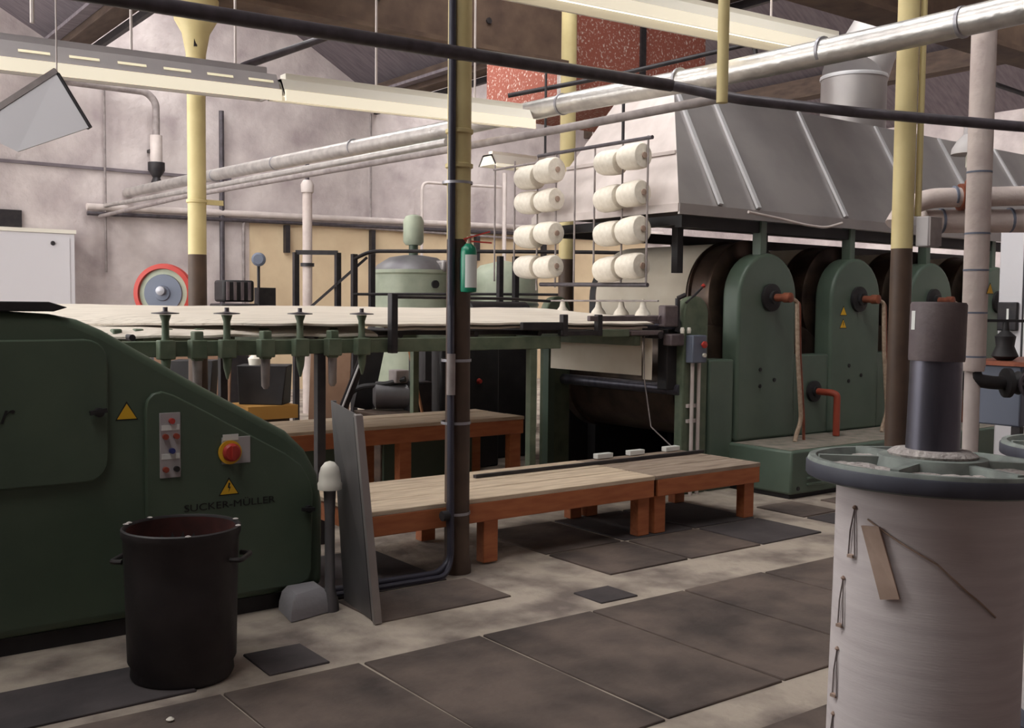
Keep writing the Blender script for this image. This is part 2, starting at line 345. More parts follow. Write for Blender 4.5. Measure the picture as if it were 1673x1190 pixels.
# cables strapped to the near column, running down and along the floor to the winder
cc = thing('cable_run', 'dark blue cables strapped down the near column and along the floor', 'cable', (3.33, 5.04, 0))
part('cable', MB().tube([(3.36, 5.06, 5.2), (3.355, 5.05, 1.2), (3.35, 5.03, .1), (3.26, 5.02, .035), (2.45, 5.06, .035)], .022, 10, .1), CABLE, cc)
part('cable', MB().tube([(3.335, 5.02, 1.6), (3.335, 5.0, .1), (3.26, 4.95, .03), (2.45, 4.98, .03)], .016, 8, .1), CABLE, cc)
part('conduit', MB().cyl((3.335, 5.015, 1.08), (3.335, 5.015, 1.32), .026, 10), PIPEG, cc)
for z in (.36, .9, 1.27, 2.31): part('strap', MB().lathe([(.087, z), (.090, z), (.090, z + .016), (.087, z + .016)], (3.417, 5.083, 0), n=24, cap=False, close=True), BAND, cc)
part('plug', MB().cyl((3.28, 5.02, .37), (3.34, 5.02, .37), .03, 10), BLACK, cc)

# fire extinguisher
ex = thing('fire_extinguisher', 'small green fire extinguisher with a white label hung on the column', 'fire extinguisher', (3.42, 4.96, 1.68))
ec = (3.42, 4.965)
part('cylinder', MB().lathe([(.01, 1.675), (.044, 1.68), (.047, 1.69), (.047, 1.91), (.042, 1.935), (.022, 1.955), (.016, 1.96)], ec + (0,), n=28), EXTG, ex)
lab = MB()
for k in range(20):
    a0, a1 = math.radians(-150 + 8 * k), math.radians(-150 + 8 * (k + 1)); q = lambda a, z: (ec[0] + .0478 * math.cos(a), ec[1] + .0478 * math.sin(a), z)
    lab.add([q(a0, 1.705), q(a1, 1.705), q(a1, 1.895), q(a0, 1.895)], [(0, 1, 2, 3)])
part('label_sheet', lab, LABEL, ex, label='white printed label')
part('valve', MB().lathe([(.016, 1.955), (.016, 1.985), (.012, 2.0)], ec + (0,), n=12), BRASS, ex)
part('lever', MB().bar((ec[0] - .03, ec[1] + .01, 1.985), (ec[0] + .10, ec[1] - .07, 2.03), .018, .008), RED, ex, label='red squeeze lever')
part('handle', MB().bar((ec[0] - .02, ec[1] + .01, 1.975), (ec[0] + .11, ec[1] - .075, 1.965), .018, .008), RED, ex, label='red carrying handle')
part('bracket', MB().box(3.405, 3.445, 5.0, 5.04, 1.75, 1.88), DARK, ex)

# ================================================================== WINDER (left foreground)
w = thing('yarn_winder', 'dark green sloping winder cabinet with control buttons in the left foreground', 'textile machine', (1.4, 5.5, 0))
prof = [(-.9, .08), (2.51, .08), (2.512, .54), (2.486, .69), (2.41, .83), (2.304, .935), (2.07, 1.066), (1.787, 1.226), (1.58, 1.351), (1.383, 1.469), (1.27, 1.52), (1.15, 1.545), (1.0, 1.555), (-.9, 1.555)]
part('body', MB().prism(prof, 5.0, 6.15), GREEN_D, w, .045, seg=4)
part('plinth', MB().box(-.9, 2.48, 5.03, 6.12, 0, .08), BLACK, w)
part('top_cover', MB().prism([(-.9, 1.556), (1.16, 1.556), (1.22, 1.575), (1.14, 1.6), (-.9, 1.6)], 4.98, 6.15), BLACK, w, .005)
dr = part('door', MB().prism(rrect(-.55, 1.39, .765, 1.43, .1), 4.97, 5.01), GREEN_D, w, .008)
part('latch', MB().cyl((1.345, 4.97, 1.09), (1.345, 4.945, 1.09), .022, 12).bar((1.30, 4.94, 1.09), (1.375, 4.94, 1.1), .02, .02), BLACK, dr)
text('lettering', 'M\u00fcller', .13, (.64, 4.968, 1.06), INK, dr, shear=.35, width=.35)
pp = [(1.563, .12), (2.36, .12), (2.41, .14), (2.43, .19), (2.436, .6), (2.42, .67), (2.37, .755), (2.28, .825), (1.8, 1.1), (1.7, 1.155), (1.645, 1.175), (1.6, 1.165), (1.572, 1.135), (1.563, 1.09)]
sp = part('side_panel', MB().prism(pp, 4.975, 5.01), GREEN_D, w, .008)
part('latch', MB().cyl((2.405, 4.975, .52), (2.405, 4.95, .52), .02, 12).bar((2.36, 4.945, .525), (2.43, 4.945, .52), .02, .018), BLACK, sp)
cp = part('control_plate', MB().box(1.627, 1.728, 4.968, 4.976, .753, 1.07), FITG, w, .002, label='grey push button plate')
for x, z, m in ((1.683, 1.03, RED), (1.652, .955, REDC), (1.705, .955, REDC), (1.683, .885, BLUE), (1.652, .795, REDC), (1.705, .795, BLACK)):
    part('button', MB().cyl((x, 4.968, z), (x, 4.95, z), .014, 14), m, cp)
for z in (.985, .845): part('button_label', MB().box(1.634, 1.722, 4.965, 4.969, z, z + .026), LABEL, cp)
rs = part('rotary_switch', MB().box(1.935, 2.085, 4.968, 4.976, .795, .93), FITG, w, .002, label='yellow and red rotary isolator switch')
part('dial', MB().cyl((1.975, 4.968, .855), (1.975, 4.958, .855), .06, 28), YEL, rs)
part('knob', MB().lathe([(.046, 0), (.046, .012), (.036, .022)], (1.98, 4.958, .855), (0, -1, 0), 24).box(1.971, 1.989, 4.918, 4.938, .82, .89), RED, rs)
part('name_plate', MB().box(1.94, 2.02, 4.965, 4.969, .915, .945), LABEL, rs)
def warn(x, y, z, s, parent, d=-1, mark=True):
    k = s * .56; t = part('warning_triangle', MB().prism([(x - k, z - s * .45), (x + k, z - s * .45), (x, z + s * .5)], y, y + d * .002), INK, parent, label='yellow warning triangle')
    k2 = k * .86; part('yellow_field', MB().prism([(x - k2, z - s * .39), (x + k2, z - s * .39), (x, z + s * .38)], y + d * .002, y + d * .003), YEL, t)
    if mark: part('flash_mark', MB().prism([(x - .02 * s, z + .22 * s), (x + .07 * s, z + .2 * s), (x + .02 * s, z + .0 * s), (x + .09 * s, z + .0 * s), (x - .03 * s, z - .3 * s), (x, z - .07 * s), (x - .08 * s, z - .06 * s)], y + d * .003, y + d * .004), INK, t)
warn(1.482, 5.0, 1.085, .095, w, mark=False); warn(1.973, 4.975, .68, .095, w)
text('lettering', 'SUCKER-M\u00dcLLER', .05, (1.745, 4.974, .575), INK, w, width=.475)
solid('plaster_lump', MB().rings([[(2.2 + d, 4.74 + d, z), (2.47 - d, 4.8 + d, z), (2.49 - d, 4.98, z), (2.24 + d, 4.98, z)] for z, d in ((0.004, 0), (.05, .004), (.1, .02), (.125, .05))]), CONCW, 'pale plaster lump on the floor at the foot of the winder', 'plaster lump')

# leaning steel tray, white capped post
tr_ = thing('steel_tray', 'long dull steel tray leaning upright beside the winder', 'tray', (2.56, 4.7, 0))
def tq(s, h, off=0):   # s across 0..1, h along height 0..1
    return Vector((2.535 + .06 * s - (.10 - .03 * s) * h + off, 4.47 + .45 * s + .02 * h, .005 + h * (1.055 + .03 * s)))
def tpanel(s0, s1, h0, h1, o0, o1):
    m = MB(); q = [tq(s0, h0, o0), tq(s1, h0, o0), tq(s1, h1, o0), tq(s0, h1, o0), tq(s0, h0, o1), tq(s1, h0, o1), tq(s1, h1, o1), tq(s0, h1, o1)]
    return m.add(q, [(0, 3, 2, 1), (4, 5, 6, 7), (0, 1, 5, 4), (1, 2, 6, 5), (2, 3, 7, 6), (3, 0, 4, 7)])
part('sheet', tpanel(0.06, 1, 0, 1, 0, .004), GALVD, tr_); part('front_rim', tpanel(-.02, .06, 0, 1, -.012, .03), GALV, tr_, .003)
part('edge_channel', tpanel(.06, .13, 0, .98, -.004, .0), BLACK, tr_); part('rear_rim', tpanel(1, 1.02, 0, 1, -.0, .03), GALVD, tr_)
ps = thing('capped_post', 'short post with a white domed cap between the winder and the tray', 'post', (2.46, 4.83, 0))
part('stem', MB().lathe([(.05, .0), (.045, .05), (.026, .12), (.026, .5), (.034, .66)], (2.46, 4.83, 0), n=16), GALVD, ps)
part('cap', MB().lathe([(.062, .64), (.064, .67), (.058, .68), (.056, .72), (.046, .755), (.026, .78), (.004, .787)], (2.46, 4.83, 0), n=24), WHITE, ps)

# rubbish bin
b_ = thing('rubbish_bin', 'battered black dustbin standing in front of the winder', 'bin', (1.51, 4.34, 0)); bo = (1.51, 4.34, .003)
part('body', MB().lathe([(.205, 0), (.215, .02), (.212, .06), (.225, .08), (.232, .4), (.238, .6), (.246, .615), (.246, .645), (.238, .65), (.232, .64), (.226, .6), (.2, .03), (.0, .02)], bo, n=36, cap=False), BIN, b_)
part('inner_lining', MB().lathe([(.2245, .64), (.2235, .5), (.16, .46), (.0, .44)], bo, n=30, cap=False), BINR, b_)
for sgn in (-1, 1):
    dv = Vector((math.cos(math.radians(-40 + (180 if sgn < 0 else 0))), math.sin(math.radians(-40 + (180 if sgn < 0 else 0))), 0)); pv = Vector((-dv.y, dv.x, 0)); c = Vector(bo)
    z = .52 if sgn > 0 else .5
    part('handle', MB().tube([c + dv * .232 - pv * .07 + Vector((0, 0, z)), c + dv * .28 - pv * .07 + Vector((0, 0, z)), c + dv * .28 + pv * .07 + Vector((0, 0, z)), c + dv * .232 + pv * .07 + Vector((0, 0, z))], .011, 8, .03), BIN, b_)
for k in range(6):
    a = math.radians(random.uniform(0, 360)); r0 = .24
    part('lint_tuft', MB().lathe([(.004, 0), (.013, .002), (.006, .006)], (bo[0] + r0 * math.cos(a), bo[1] + r0 * math.sin(a), .65), n=7), LINT, b_)
solid('lint_scrap', MB().lathe([(.01, 0), (.016, .008), (.006, .016)], (1.29, 3.85, .011), n=9), WHITE, 'small white scrap on the floor in front of the dustbin', 'scrap')

# ================================================================== ORANGE PLATFORMS
def platform(name, label, x0, x1, y0, y1, z, planks, legs, group, cols=(WORN, WORN)):
    t = thing(name, label, 'platform', ((x0 + x1) / 2, (y0 + y1) / 2, 0), group)
    n = len(planks) - 1
    for i in range(n):
        a, b = planks[i], planks[i + 1]
        part('plank', MB().box(x0, x1, y0 + (y1 - y0) * a + .006, y0 + (y1 - y0) * b - .006, z - .03 - random.uniform(0, .004), z - random.uniform(0, .006)), cols[i % 2] if n < 3 else cols[0 if i < n - 1 else 1], t, .004, seg=1)
    for y in (y0 + .005, y1 - .035): part('rail', MB().box(x0 + .01, x1 - .01, y, y + .03, z - .15, z - .03), ORANGE, t, .004, seg=1)
    for x in (x0 + .01, x1 - .04): part('end_rail', MB().box(x, x + .03, y0 + .036, y1 - .036, z - .15, z - .03), ORANGE, t, .004, seg=1)
    for lx in legs:
        for y in (y0 + .036, y1 - .116): part('leg', MB().box(lx - .055, lx + .055, y, y + .08, 0.012, z - .031), ORANGE, t, .004, seg=1)
    return t
pa = platform('step_platform', 'long low orange timber platform with worn pale boards behind the near column', 2.84, 5.11, 5.1, 5.97, .43, (0, .34, .6, 1), (3.72, 5.03), 'low orange platforms')
pb = platform('step_platform', 'short low orange timber platform at the end next to the green plinth', 5.125, 6.23, 5.1, 5.97, .43, (0, .34, .6, 1), (5.19, 6.14), 'low orange platforms', (WORN2, WORN2))
platform('work_bench', 'taller orange timber bench standing under the yarn conveyor', 3.2, 5.42, 7.0, 7.75, .66, (0, .36, .7, 1), (4.25, 5.35), None)
solid('dark_bar', MB().box(4.0, 6.25, 5.70, 5.735, .432, .452), DARK, 'thin dark steel bar lying along the low orange platforms', 'bar')
for i, (x, lab) in enumerate(((5.28, 'left'), (5.62, 'middle'), (6.02, 'right'))):
    solid('paper_block', MB().box(x, x + .16, 5.9, 5.955, .432, .47), LABEL, 'small white block on the platform edge, %s of three' % lab, 'block', 'white blocks on the platform', .004)
for x0, x1 in ((3.2, 4.15), (4.35, 5.25)):
    solid('green_board', MB().box(x0, x1, 7.55, 7.58, 0.01, .5), GREEN_D, 'dark green board under the %s half of the taller bench' % ('left' if x0 < 4 else 'right'), 'board', 'green boards under the bench')

# ================================================================== CONVEYOR
cv = thing('yarn_conveyor', 'long green conveyor frame with guide posts carrying the white yarn', 'conveyor', (4.1, 7.0, 0))
part('front_beam', MB().box(1.75, 5.15, 6.2, 6.27, 1.275, 1.37), GREEN_L, cv, .006)
part('rear_beam', MB().box(1.75, 6.25, 7.9, 7.97, 1.275, 1.37), GREEN_L, cv, .006)
part('upper_rail', MB().box(1.75, 5.6, 6.42, 6.46, 1.385, 1.415), DARK, cv); part('lower_rail', MB().box(1.75, 5.0, 6.5, 6.54, 1.31, 1.34), GREEN_L, cv)
for x in (1.9, 3.1, 4.88, 6.0):
    part('cross_beam', MB().box(x, x + .07, 6.27, 7.9, 1.28, 1.36), GREEN_L, cv)
for x, y, m in ((3.1, 6.2, DARK), (4.88, 6.2, GREEN_L), (3.1, 7.9, DARK), (4.88, 7.9, GREEN_L)): part('leg', MB().box(x - .03, x + .03, y, y + .06, 0, 1.275), m, cv, .004)
for x in (2.06, 2.44, 2.93, 3.38):
    gp = part('guide_post', MB().lathe([(.028, 1.36), (.022, 1.40), (.022, 1.49), (.034, 1.525), (.034, 1.53)], (x, 6.17, 0), n=14), GREEN_L, cv)
    part('guide_disc', MB().lathe([(.03, 1.532), (.08, 1.535), (.08, 1.541), (.03, 1.546), (.014, 1.55), (.014, 1.575)], (x, 6.17, 0), n=24), DARKP, gp)
    part('clamp_block', MB().box(x - .05, x + .05, 6.13, 6.2, 1.262, 1.378), GREEN_L, gp, .008)
    part('pin', MB().lathe([(.006, 1.13), (.024, 1.2), (.03, 1.262)], (x, 6.165, 0), n=10), GREEN_L, gp)
for x in (2.25, 2.69, 3.16):
    gp = part('short_post', MB().box(x - .03, x + .03, 6.13, 6.2, 1.25, 1.43), GREEN_L, cv, .008)
    part('clamp_block', MB().box(x - .05, x + .05, 6.12, 6.2, 1.262, 1.378), GREEN_L, gp, .008)
    part('prong', MB().lathe([(.012, 1.06), (.026, 1.08), (.03, 1.25)], (x, 6.165, 0), n=10), PIPEG, gp)
for x in (1.85, 1.98, 2.16, 2.36, 2.56, 2.8, 3.05, 3.3): part('rail_block', MB().box(x - .028, x + .028, 6.4, 6.47, 1.34, 1.44), GREEN_L, cv, .01)
for x in (1.9, 2.5, 3.1, 3.75, 4.4, 5.0, 5.6): part('roller', MB().cyl((x, 6.28, 1.39), (x, 7.9, 1.39), .02, 12), DARK, cv)
part('tall_post', MB().box(3.59, 3.64, 6.13, 6.19, 1.27, 1.68), DARK, cv, .005)
part('hand_rail', MB().tube([(3.64, 6.16, 1.655), (4.6, 6.16, 1.655), (5.0, 6.16, 1.64)], .011, 8), DARK, cv)
# ---- yarn sheets
def yarn(label, x0, x1, yn, yf, zn, zf, sag, lead=None, taper=0):
    m = MB(); nx, ny = 40, 12; G = []
    for i in range(nx + 1):
        x = x0 + (x1 - x0) * i / nx; row = []
        tp = taper * max(0, 1 - i / 12)
        for j in range(ny + 1):
            t = j / ny; z = zn + (zf - zn) * t ** .55; y = yn + (yf - yn) * (t + (1 - t) * tp)
            z += -sag * abs(math.sin((x - 2.06) * math.pi / .45)) * (1 - .5 * t) + .004 * math.sin(9 * t + 3 * x)
            row.append((x, y, z))
        G.append(row)
    top = [p for r in G for p in r]; bot = [(p[0], p[1], p[2] - .014) for p in top]; N = len(top); fs = []
    idx = lambda i, j: i * (ny + 1) + j
    for i in range(nx):
        for j in range(ny):
            a, b, c, d = idx(i, j), idx(i + 1, j), idx(i + 1, j + 1), idx(i, j + 1); fs += [(a, b, c, d), (N + a, N + d, N + c, N + b)]
    for i in range(nx): fs += [(idx(i, 0), N + idx(i, 0), N + idx(i + 1, 0), idx(i + 1, 0)), (idx(i, ny), idx(i + 1, ny), N + idx(i + 1, ny), N + idx(i, ny))]
    for j in range(ny): fs += [(idx(0, j), idx(0, j + 1), N + idx(0, j + 1), N + idx(0, j)), (idx(nx, j), N + idx(nx, j), N + idx(nx, j + 1), idx(nx, j + 1))]
    m.add(top + bot, fs)
    return solid('yarn_sheet', m, YARN, label, 'yarn', 'white yarn sheets on the conveyor')
yarn('broad white yarn sheet running the full length of the green conveyor', 1.2, 6.2, 6.24, 7.85, 1.475, 1.585, .006, taper=.5)
yarn('lower white yarn sheet behind the guide posts, ending near the tall dark post', 1.6, 3.55, 6.25, 6.9, 1.405, 1.475, .008, taper=.3)
yarn('narrow white yarn ribbon just under the broad sheet beyond the near column', 3.7, 6.15, 6.27, 6.9, 1.445, 1.47, .008)

# ================================================================== HEADSTOCK
hs = thing('headstock', 'green headstock frame with rollers where the yarn sheet meets the dryer', 'machine frame', (6.45, 6.9, 0))
pf = [(6.43, 0), (6.73, 0), (6.73, 1.55)] + [(6.58 + .15 * math.cos(math.radians(a)), 1.55 + .15 * math.sin(math.radians(a))) for a in range(15, 180, 15)] + [(6.43, 1.55)]
part('side_frame', MB().prism(pf, 6.12, 6.22), GREEN_L, hs, .012)
part('side_frame', MB().prism([(p[0] - .2, p[1]) for p in pf], 7.72, 7.82), GREEN_L, hs, .012)
part('far_post', MB().box(6.16, 6.24, 7.6, 7.68, 0, 1.5), GREEN, hs)
part('dark_guard', MB().box(6.32, 6.44, 6.2, 6.32, .9, 1.42), BLACK, hs, .01)
for x, z, r, m in ((6.2, 1.5, .035, SLEEVE), (6.2, 1.37, .03, DARK), (6.42, 1.44, .05, STEEL), (6.45, .9, .05, STEEL)):
    part('roller', MB().cyl((x, 6.16, z), (x, 7.72, z), r, 16), m, hs)
part('bearing_block', MB().box(6.2, 6.36, 6.12, 6.2, 1.44, 1.62), SLEEVE, hs, .012); part('bearing_block', MB().box(6.26, 6.42, 6.1, 6.2, 1.28, 1.38), SLEEVE, hs, .012)
part('screw_post', MB().cyl((6.38, 6.15, 1.4), (6.38, 6.15, 1.68), .022, 10).cyl((6.38, 6.15, 1.68), (6.44, 6.12, 1.71), .02, 8), DARK, hs)
part('screw_post', MB().cyl((6.5, 6.15, 1.5), (6.5, 6.15, 1.66), .02, 10), DARK, hs)
part('lever', MB().tube([(6.46, 6.13, 1.64), (6.58, 6.13, 1.72), (6.66, 6.13, 1.78)], .01, 8), DARK, hs); part('lever_knob', MB().lathe([(.005, -.02), (.022, 0), (.005, .02)], (6.67, 6.13, 1.79), n=10), RED, hs)
for x0, x1, z0, z1, m in ((5.12, 5.55, 1.375, 1.415, DARK), (5.55, 5.85, 1.36, 1.42, GREEN_L), (5.87, 6.24, 1.37, 1.41, SLEEVE), (5.42, 6.2, 1.487, 1.53, SLEEVE), (4.75, 5.15, 1.42, 1.48, DARK)):
    part('front_rail', MB().box(x0, x1, 6.17, 6.21, z0, z1), m, hs, .006)
for x in (5.14, 5.5): part('rail_post', MB().box(x, x + .05, 6.165, 6.215, 1.37, 1.54), DARK, hs, .005)
part('tension_bar', MB().cyl((6.15, 6.15, 1.655), (6.15, 7.7, 1.655), .008, 8), PIPEG, hs)
for x, y0, y1, z in ((6.05, 6.2, 6.5, 1.36), (6.05, 6.9, 7.6, 1.35)): part('rail_strip', MB().box(x, x + .05, y0, y1, z, z + .05), DARK, hs)
part('oil_cup', MB().lathe([(.016, 0), (.02, .03), (.014, .05)], (6.38, 6.09, 1.385), n=10), WHITE, hs); part('oil_cup', MB().lathe([(.016, 0), (.02, .03), (.014, .05)], (6.46, 6.09, 1.385), n=10), WHITE, hs)
sw = thing('push_button_box', 'grey push button box with a red stop button on the headstock frame', 'control box', (6.53, 6.08, 1.13))
part('box_body', MB().box(6.45, 6.62, 6.03, 6.115, 1.135, 1.37), BLUEG, sw, .008)
part('stop_button', MB().lathe([(.014, 0), (.014, .02), (.03, .022), (.03, .035), (.01, .042)], (6.56, 6.03, 1.29), (0, -1, 0), 16), RED, sw); part('white_button', MB().lathe([(.018, 0), (.018, .02)], (6.58, 6.03, 1.2), (0, -1, 0), 14), WHITE, sw)
cd = thing('conduit_pair', 'two white conduits dropping from the push button box to the floor', 'conduit', (6.53, 6.08, 0))
for x in (6.5, 6.58):
    part('conduit', MB().cyl((x, 6.08, 0.0), (x, 6.08, 1.135), .017, 10), PIPEW, cd)
for z in (.62, .75): part('clip', MB().box(6.47, 6.61, 6.095, 6.12, z, z + .03), PIPEW, cd)
web = thing('hanging_web', 'cream cloth web hanging down below the headstock rollers', 'cloth', (6.18, 6.9, 1.0))
part('cloth', MB().box(6.17, 6.176, 6.36, 7.58, 1.02, 1.46), CLOTH, web); part('selvedge', MB().box(6.172, 6.18, 6.24, 6.34, .99, 1.34), CLOTH, web)
solid('thin_cord', MB().tube([(6.14, 6.3, 1.36), (6.13, 6.28, 1.0), (6.14, 6.2, .6), (6.2, 6.0, .44)], .006, 6), PIPEG, 'thin pale cord hanging in front of the cream web', 'cord')
for i, (y, lab) in enumerate(((7.45, 'leftmost'), (6.95, 'second from left'), (6.65, 'third from left'), (6.38, 'rightmost'))):
    solid('thread_guide', MB().lathe([(.07, 0), (.06, .03), (.03, .07), (.02, .12), (.008, .14)], (6.2, y, 1.53), n=16), CONE, 'small white cone guide above the headstock rollers, %s of four' % lab, 'guide', 'white guides on the headstock')

# ================================================================== DRYING CYLINDERS
dm = thing('drying_machine', 'green drying machine with round topped housings and steam drums', 'textile machine', (9.5, 7.0, 0))
part('plinth', MB().box(7.03, 13.6, 5.44, 6.7, .04, .41), GREEN, dm, .02); part('plinth_dust', MB().box(7.06, 13.6, 5.47, 6.095, .411, .414), mat('plinth_dust', (150, 138, 128), .95, c2=(112, 110, 100), scale=7, bump=.3), dm, label='grey dust on the plinth top'); part('plinth_foot', MB().box(7.06, 13.6, 5.48, 6.65, 0, .04), BLACK, dm)
for i in range(5): part('louvre', MB().prism([(7.24, .10 + .055 * i), (7.5, .10 + .055 * i), (7.5, .125 + .055 * i), (7.24, .125 + .055 * i)], 5.445, 5.425), GREEN, dm, .006)
part('plinth_bolt', MB().cyl((7.12, 5.44, .09), (7.12, 5.43, .09), .018, 8), BLACK, dm)
part('pedestal', MB().box(6.76, 7.075, 6.12, 6.4, 0, 1.15), GREEN, dm, .018)
HX = (7.5, 8.83, 10.16, 11.49)
for i, hx in enumerate(HX):
    hp = [(hx - .4, .41), (hx + .4, .41), (hx + .4, 1.7)] + [(hx + .4 * math.cos(math.radians(a)), 1.7 + .4 * math.sin(math.radians(a))) for a in range(10, 180, 10)] + [(hx - .4, 1.7)]
    h = part('housing', MB().prism(hp, 6.1, 6.3), GREEN, dm, .03, seg=4)
    part('bearing_flange', MB().lathe([(.125, 0), (.125, .03), (.06, .04), (.06, .07)], (hx + .02, 6.1, 1.7), (0, -1, 0), 24), BLACK, h)
    part('rotary_joint', MB().lathe([(.035, 0), (.035, .1), (.045, .1), (.045, .17), (.03, .18)], (hx + .02, 6.04, 1.7), (0, -1, 0), 14), COPPER, h)
    part('steam_hose', MB().tube([(hx + .06, 5.9, 1.69), (hx + .12, 5.88, 1.67), (hx + .12, 5.86, 1.2), (hx + .17, 5.84, .6), (hx + .1, 5.84, .46), (hx + .06, 5.82, .41)], .02, 8, .08), BRASS, h)
    part('steam_hose', MB().tube([(hx + .1, 5.92, 1.68), (hx + .18, 5.9, 1.66), (hx + .18, 5.88, 1.2), (hx + .23, 5.86, .6), (hx + .24, 5.86, .41)], .014, 8, .08), COPPER, h)
    part('top_bracket', MB().box(hx - .1, hx - .02, 6.12, 6.22, 2.05, 2.46), GREEN, h, .006)
    for bx_, bz_ in ((-.1, 1.05), (-.1, .9), (.1, .95)): part('cover_bolt', MB().cyl((hx + bx_, 6.1, bz_), (hx + bx_, 6.09, bz_), .018, 8), BLACK, h)
    part('rear_frame', MB().prism([(hx - .4, 0), (hx + .4, 0)] + hp[2:], 7.98, 8.1), BLACK, dm)  # rear frame coloured black for the shade inside the dryer
    dmm = part('drum', MB().lathe([(.03, 6.3), (.08, 6.36), (.5, 6.37), (.53, 6.38), (.53, 6.41), (.505, 6.42), (.505, 6.62), (.53, 6.63), (.53, 6.645), (.5, 6.65), (.5, 7.8), (.505, 7.81), (.505, 7.94), (.05, 7.97)], (hx + .04, 0, 1.7), (0, 1, 0), 56), RIM, dm)
    if i < 3:
        part('link_block', MB().box(hx + .4, hx + .93, 6.12, 6.3, .41, 1.17), GREEN, dm, .015)
        part('bearing_flange', MB().lathe([(.1, 0), (.1, .03), (.05, .04), (.05, .06)], (hx + .7, 6.12, .82), (0, -1, 0), 20), BLACK, dm)
        part('drain_joint', MB().tube([(hx + .7, 6.08, .82), (hx + .7, 5.9, .82), (hx + .72, 5.86, .8), (hx + .72, 5.86, .42)], .032, 10, .06), REDC, dm)
    lx = hx - (.4 if i == 0 else .62)
    part('lower_drum', MB().lathe([(.03, 6.33), (.5, 6.36), (.53, 6.38), (.53, 6.42), (.5, 6.43), (.5, 7.8), (.53, 7.81), (.53, 7.92), (.05, 7.97)], (lx, 0, .92), (0, 1, 0), 44), RIM, dm)
part('rear_guard', MB().box(6.85, 13.2, 8.1, 8.13, 0, 1.45), BLACK, dm); warn(8.62, 6.1, 1.46, .1, dm); warn(8.62, 6.1, 1.585, .1, dm, mark=False)  # black sheet added behind the drums as the dark of the dryer interior
lb = ('first drum, next to the hanging bobbins', 'second drum, between the first two green housings', 'third drum, beyond the second housing', 'farthest drum')
for i, hx in enumerate(HX):
    wb = MB(); rr = []
    for k in range(37):
        a = math.radians(200 - 7 * k); 
        rr.append([(hx + .04 + q * math.cos(a), y, 1.7 + q * math.sin(a)) for q, y in ((.512, 6.68), (.512, 7.92), (.507, 7.92), (.503, 6.68))])
    wb.rings(rr)
    solid('cloth_wrap', wb, CLOTH, 'white cotton web wrapped over the %s' % lb[i], 'cloth', 'cotton web on the drums')

# ================================================================== HOOD
hd = thing('extraction_hood', 'large galvanised extraction hood hanging over the drying drums', 'hood', (9.8, 7.2, 2.38))
BX0, BX1, BY0, BY1, BZ = 6.3, 14.5, 6.08, 8.05, 2.40
TX0, TX1, TY0, TY1, TZ = 6.9, 14.5, 6.75, 7.5, 3.6
def lerp(a, b, t): return a + (b - a) * t
def panel(q, th=.012):
    q = [Vector(p) for p in q]; n = (q[1] - q[0]).cross(q[2] - q[0]).normalized() * th
    return MB().add(q + [p + n for p in q], [(0, 1, 2, 3), (7, 6, 5, 4), (0, 4, 5, 1), (1, 5, 6, 2), (2, 6, 7, 3), (3, 7, 4, 0)])
sx = (6.3, 6.8, 7.3, 8.58, 9.92, 11.2, 12.5, 14.5)
tx = (6.9, 6.92, 7.4, 8.68, 10.0, 11.25, 12.5, 14.5)
for i in range(7):
    part('front_sheet', panel([(sx[i], BY0, BZ + .07), (sx[i + 1], BY0, BZ + .07), (tx[i + 1], TY0, TZ), (tx[i], TY0, TZ)], -.012), GALV, hd)
    if i: part('seam', MB().bar((sx[i], BY0 - .012, BZ + .09), (tx[i], TY0 - .012, TZ - .01), .045, .025, (0, -.8, .5)), GALVL, hd)
part('rear_sheet', panel([(BX1, BY1, BZ + .07), (BX0, BY1, BZ + .07), (TX0, TY1, TZ), (TX1, TY1, TZ)], -.012), GALV, hd)
part('end_sheet', panel([(BX0, BY1, BZ + .07), (BX0, BY0, BZ + .07), (TX0, TY0, TZ), (TX0, TY1, TZ)], -.012), PIPEW, hd, label='pale painted end panel')  # light from the left is put into this paler end colour
part('end_rib', MB().bar((lerp(BX0, TX0, .42) - .012, lerp(BY0, TY0, .42), lerp(BZ + .07, TZ, .42)), (lerp(BX0, TX0, .42) - .012, lerp(BY1, TY1, .42), lerp(BZ + .07, TZ, .42)), .02, .03), PIPEW, hd)
part('top_sheet', MB().box(TX0, TX1, TY0, TY1, TZ - .012, TZ), GALV, hd)
part('skirt', MB().box(BX0, BX1, BY0 - .01, BY0 + .01, BZ - .02, BZ + .07), GALV, hd); part('skirt', MB().box(BX0 - .01, BX0 + .01, BY0, BY1, BZ - .0, BZ + .07), PIPEW, hd)
part('support_angle', MB().box(BX0 + .1, BX1, BY0 + .06, BY0 + .14, BZ - .12, BZ - .02), BLACK, hd); part('support_angle', MB().box(BX0 + .1, BX0 + .18, BY0 + .14, BY1 - .1, BZ - .1, BZ - .02), BLACK, hd)
part('support_angle', MB().box(BX0 + .1, BX1, BY1 - .14, BY1 - .06, BZ - .12, BZ - .02), BLACK, hd)
for x in (6.5, 7.62, 8.95, 10.3): part('support_post', MB().box(x, x + .07, BY0 + .2, BY0 + .27, 1.9, BZ - .05), BLACK, hd)
for x in (8.15, 9.5, 10.8): part('support_post', MB().box(x, x + .07, BY1 - .14, BY1 - .07, 0, BZ - .05), BLACK, hd)
du = thing('exhaust_duct', 'round galvanised exhaust duct rising from the top of the hood', 'duct', (10.2, 7.2, 3.62))
part('pipe_section', MB().lathe([(.36, 3.62), (.36, 4.22)], (10.25, 7.2, 0), n=32), GALV, du)
part('elbow', MB().lathe([(.36, -.02), (.365, .02), (.33, .4), (.3, .95)], (10.25, 7.2, 4.22), (.55, .1, .6), 32), GALV, du)
part('joint_ring', MB().lathe([(.37, 4.2), (.375, 4.22), (.37, 4.24)], (10.25, 7.2, 0), n=32), GALVL, du)
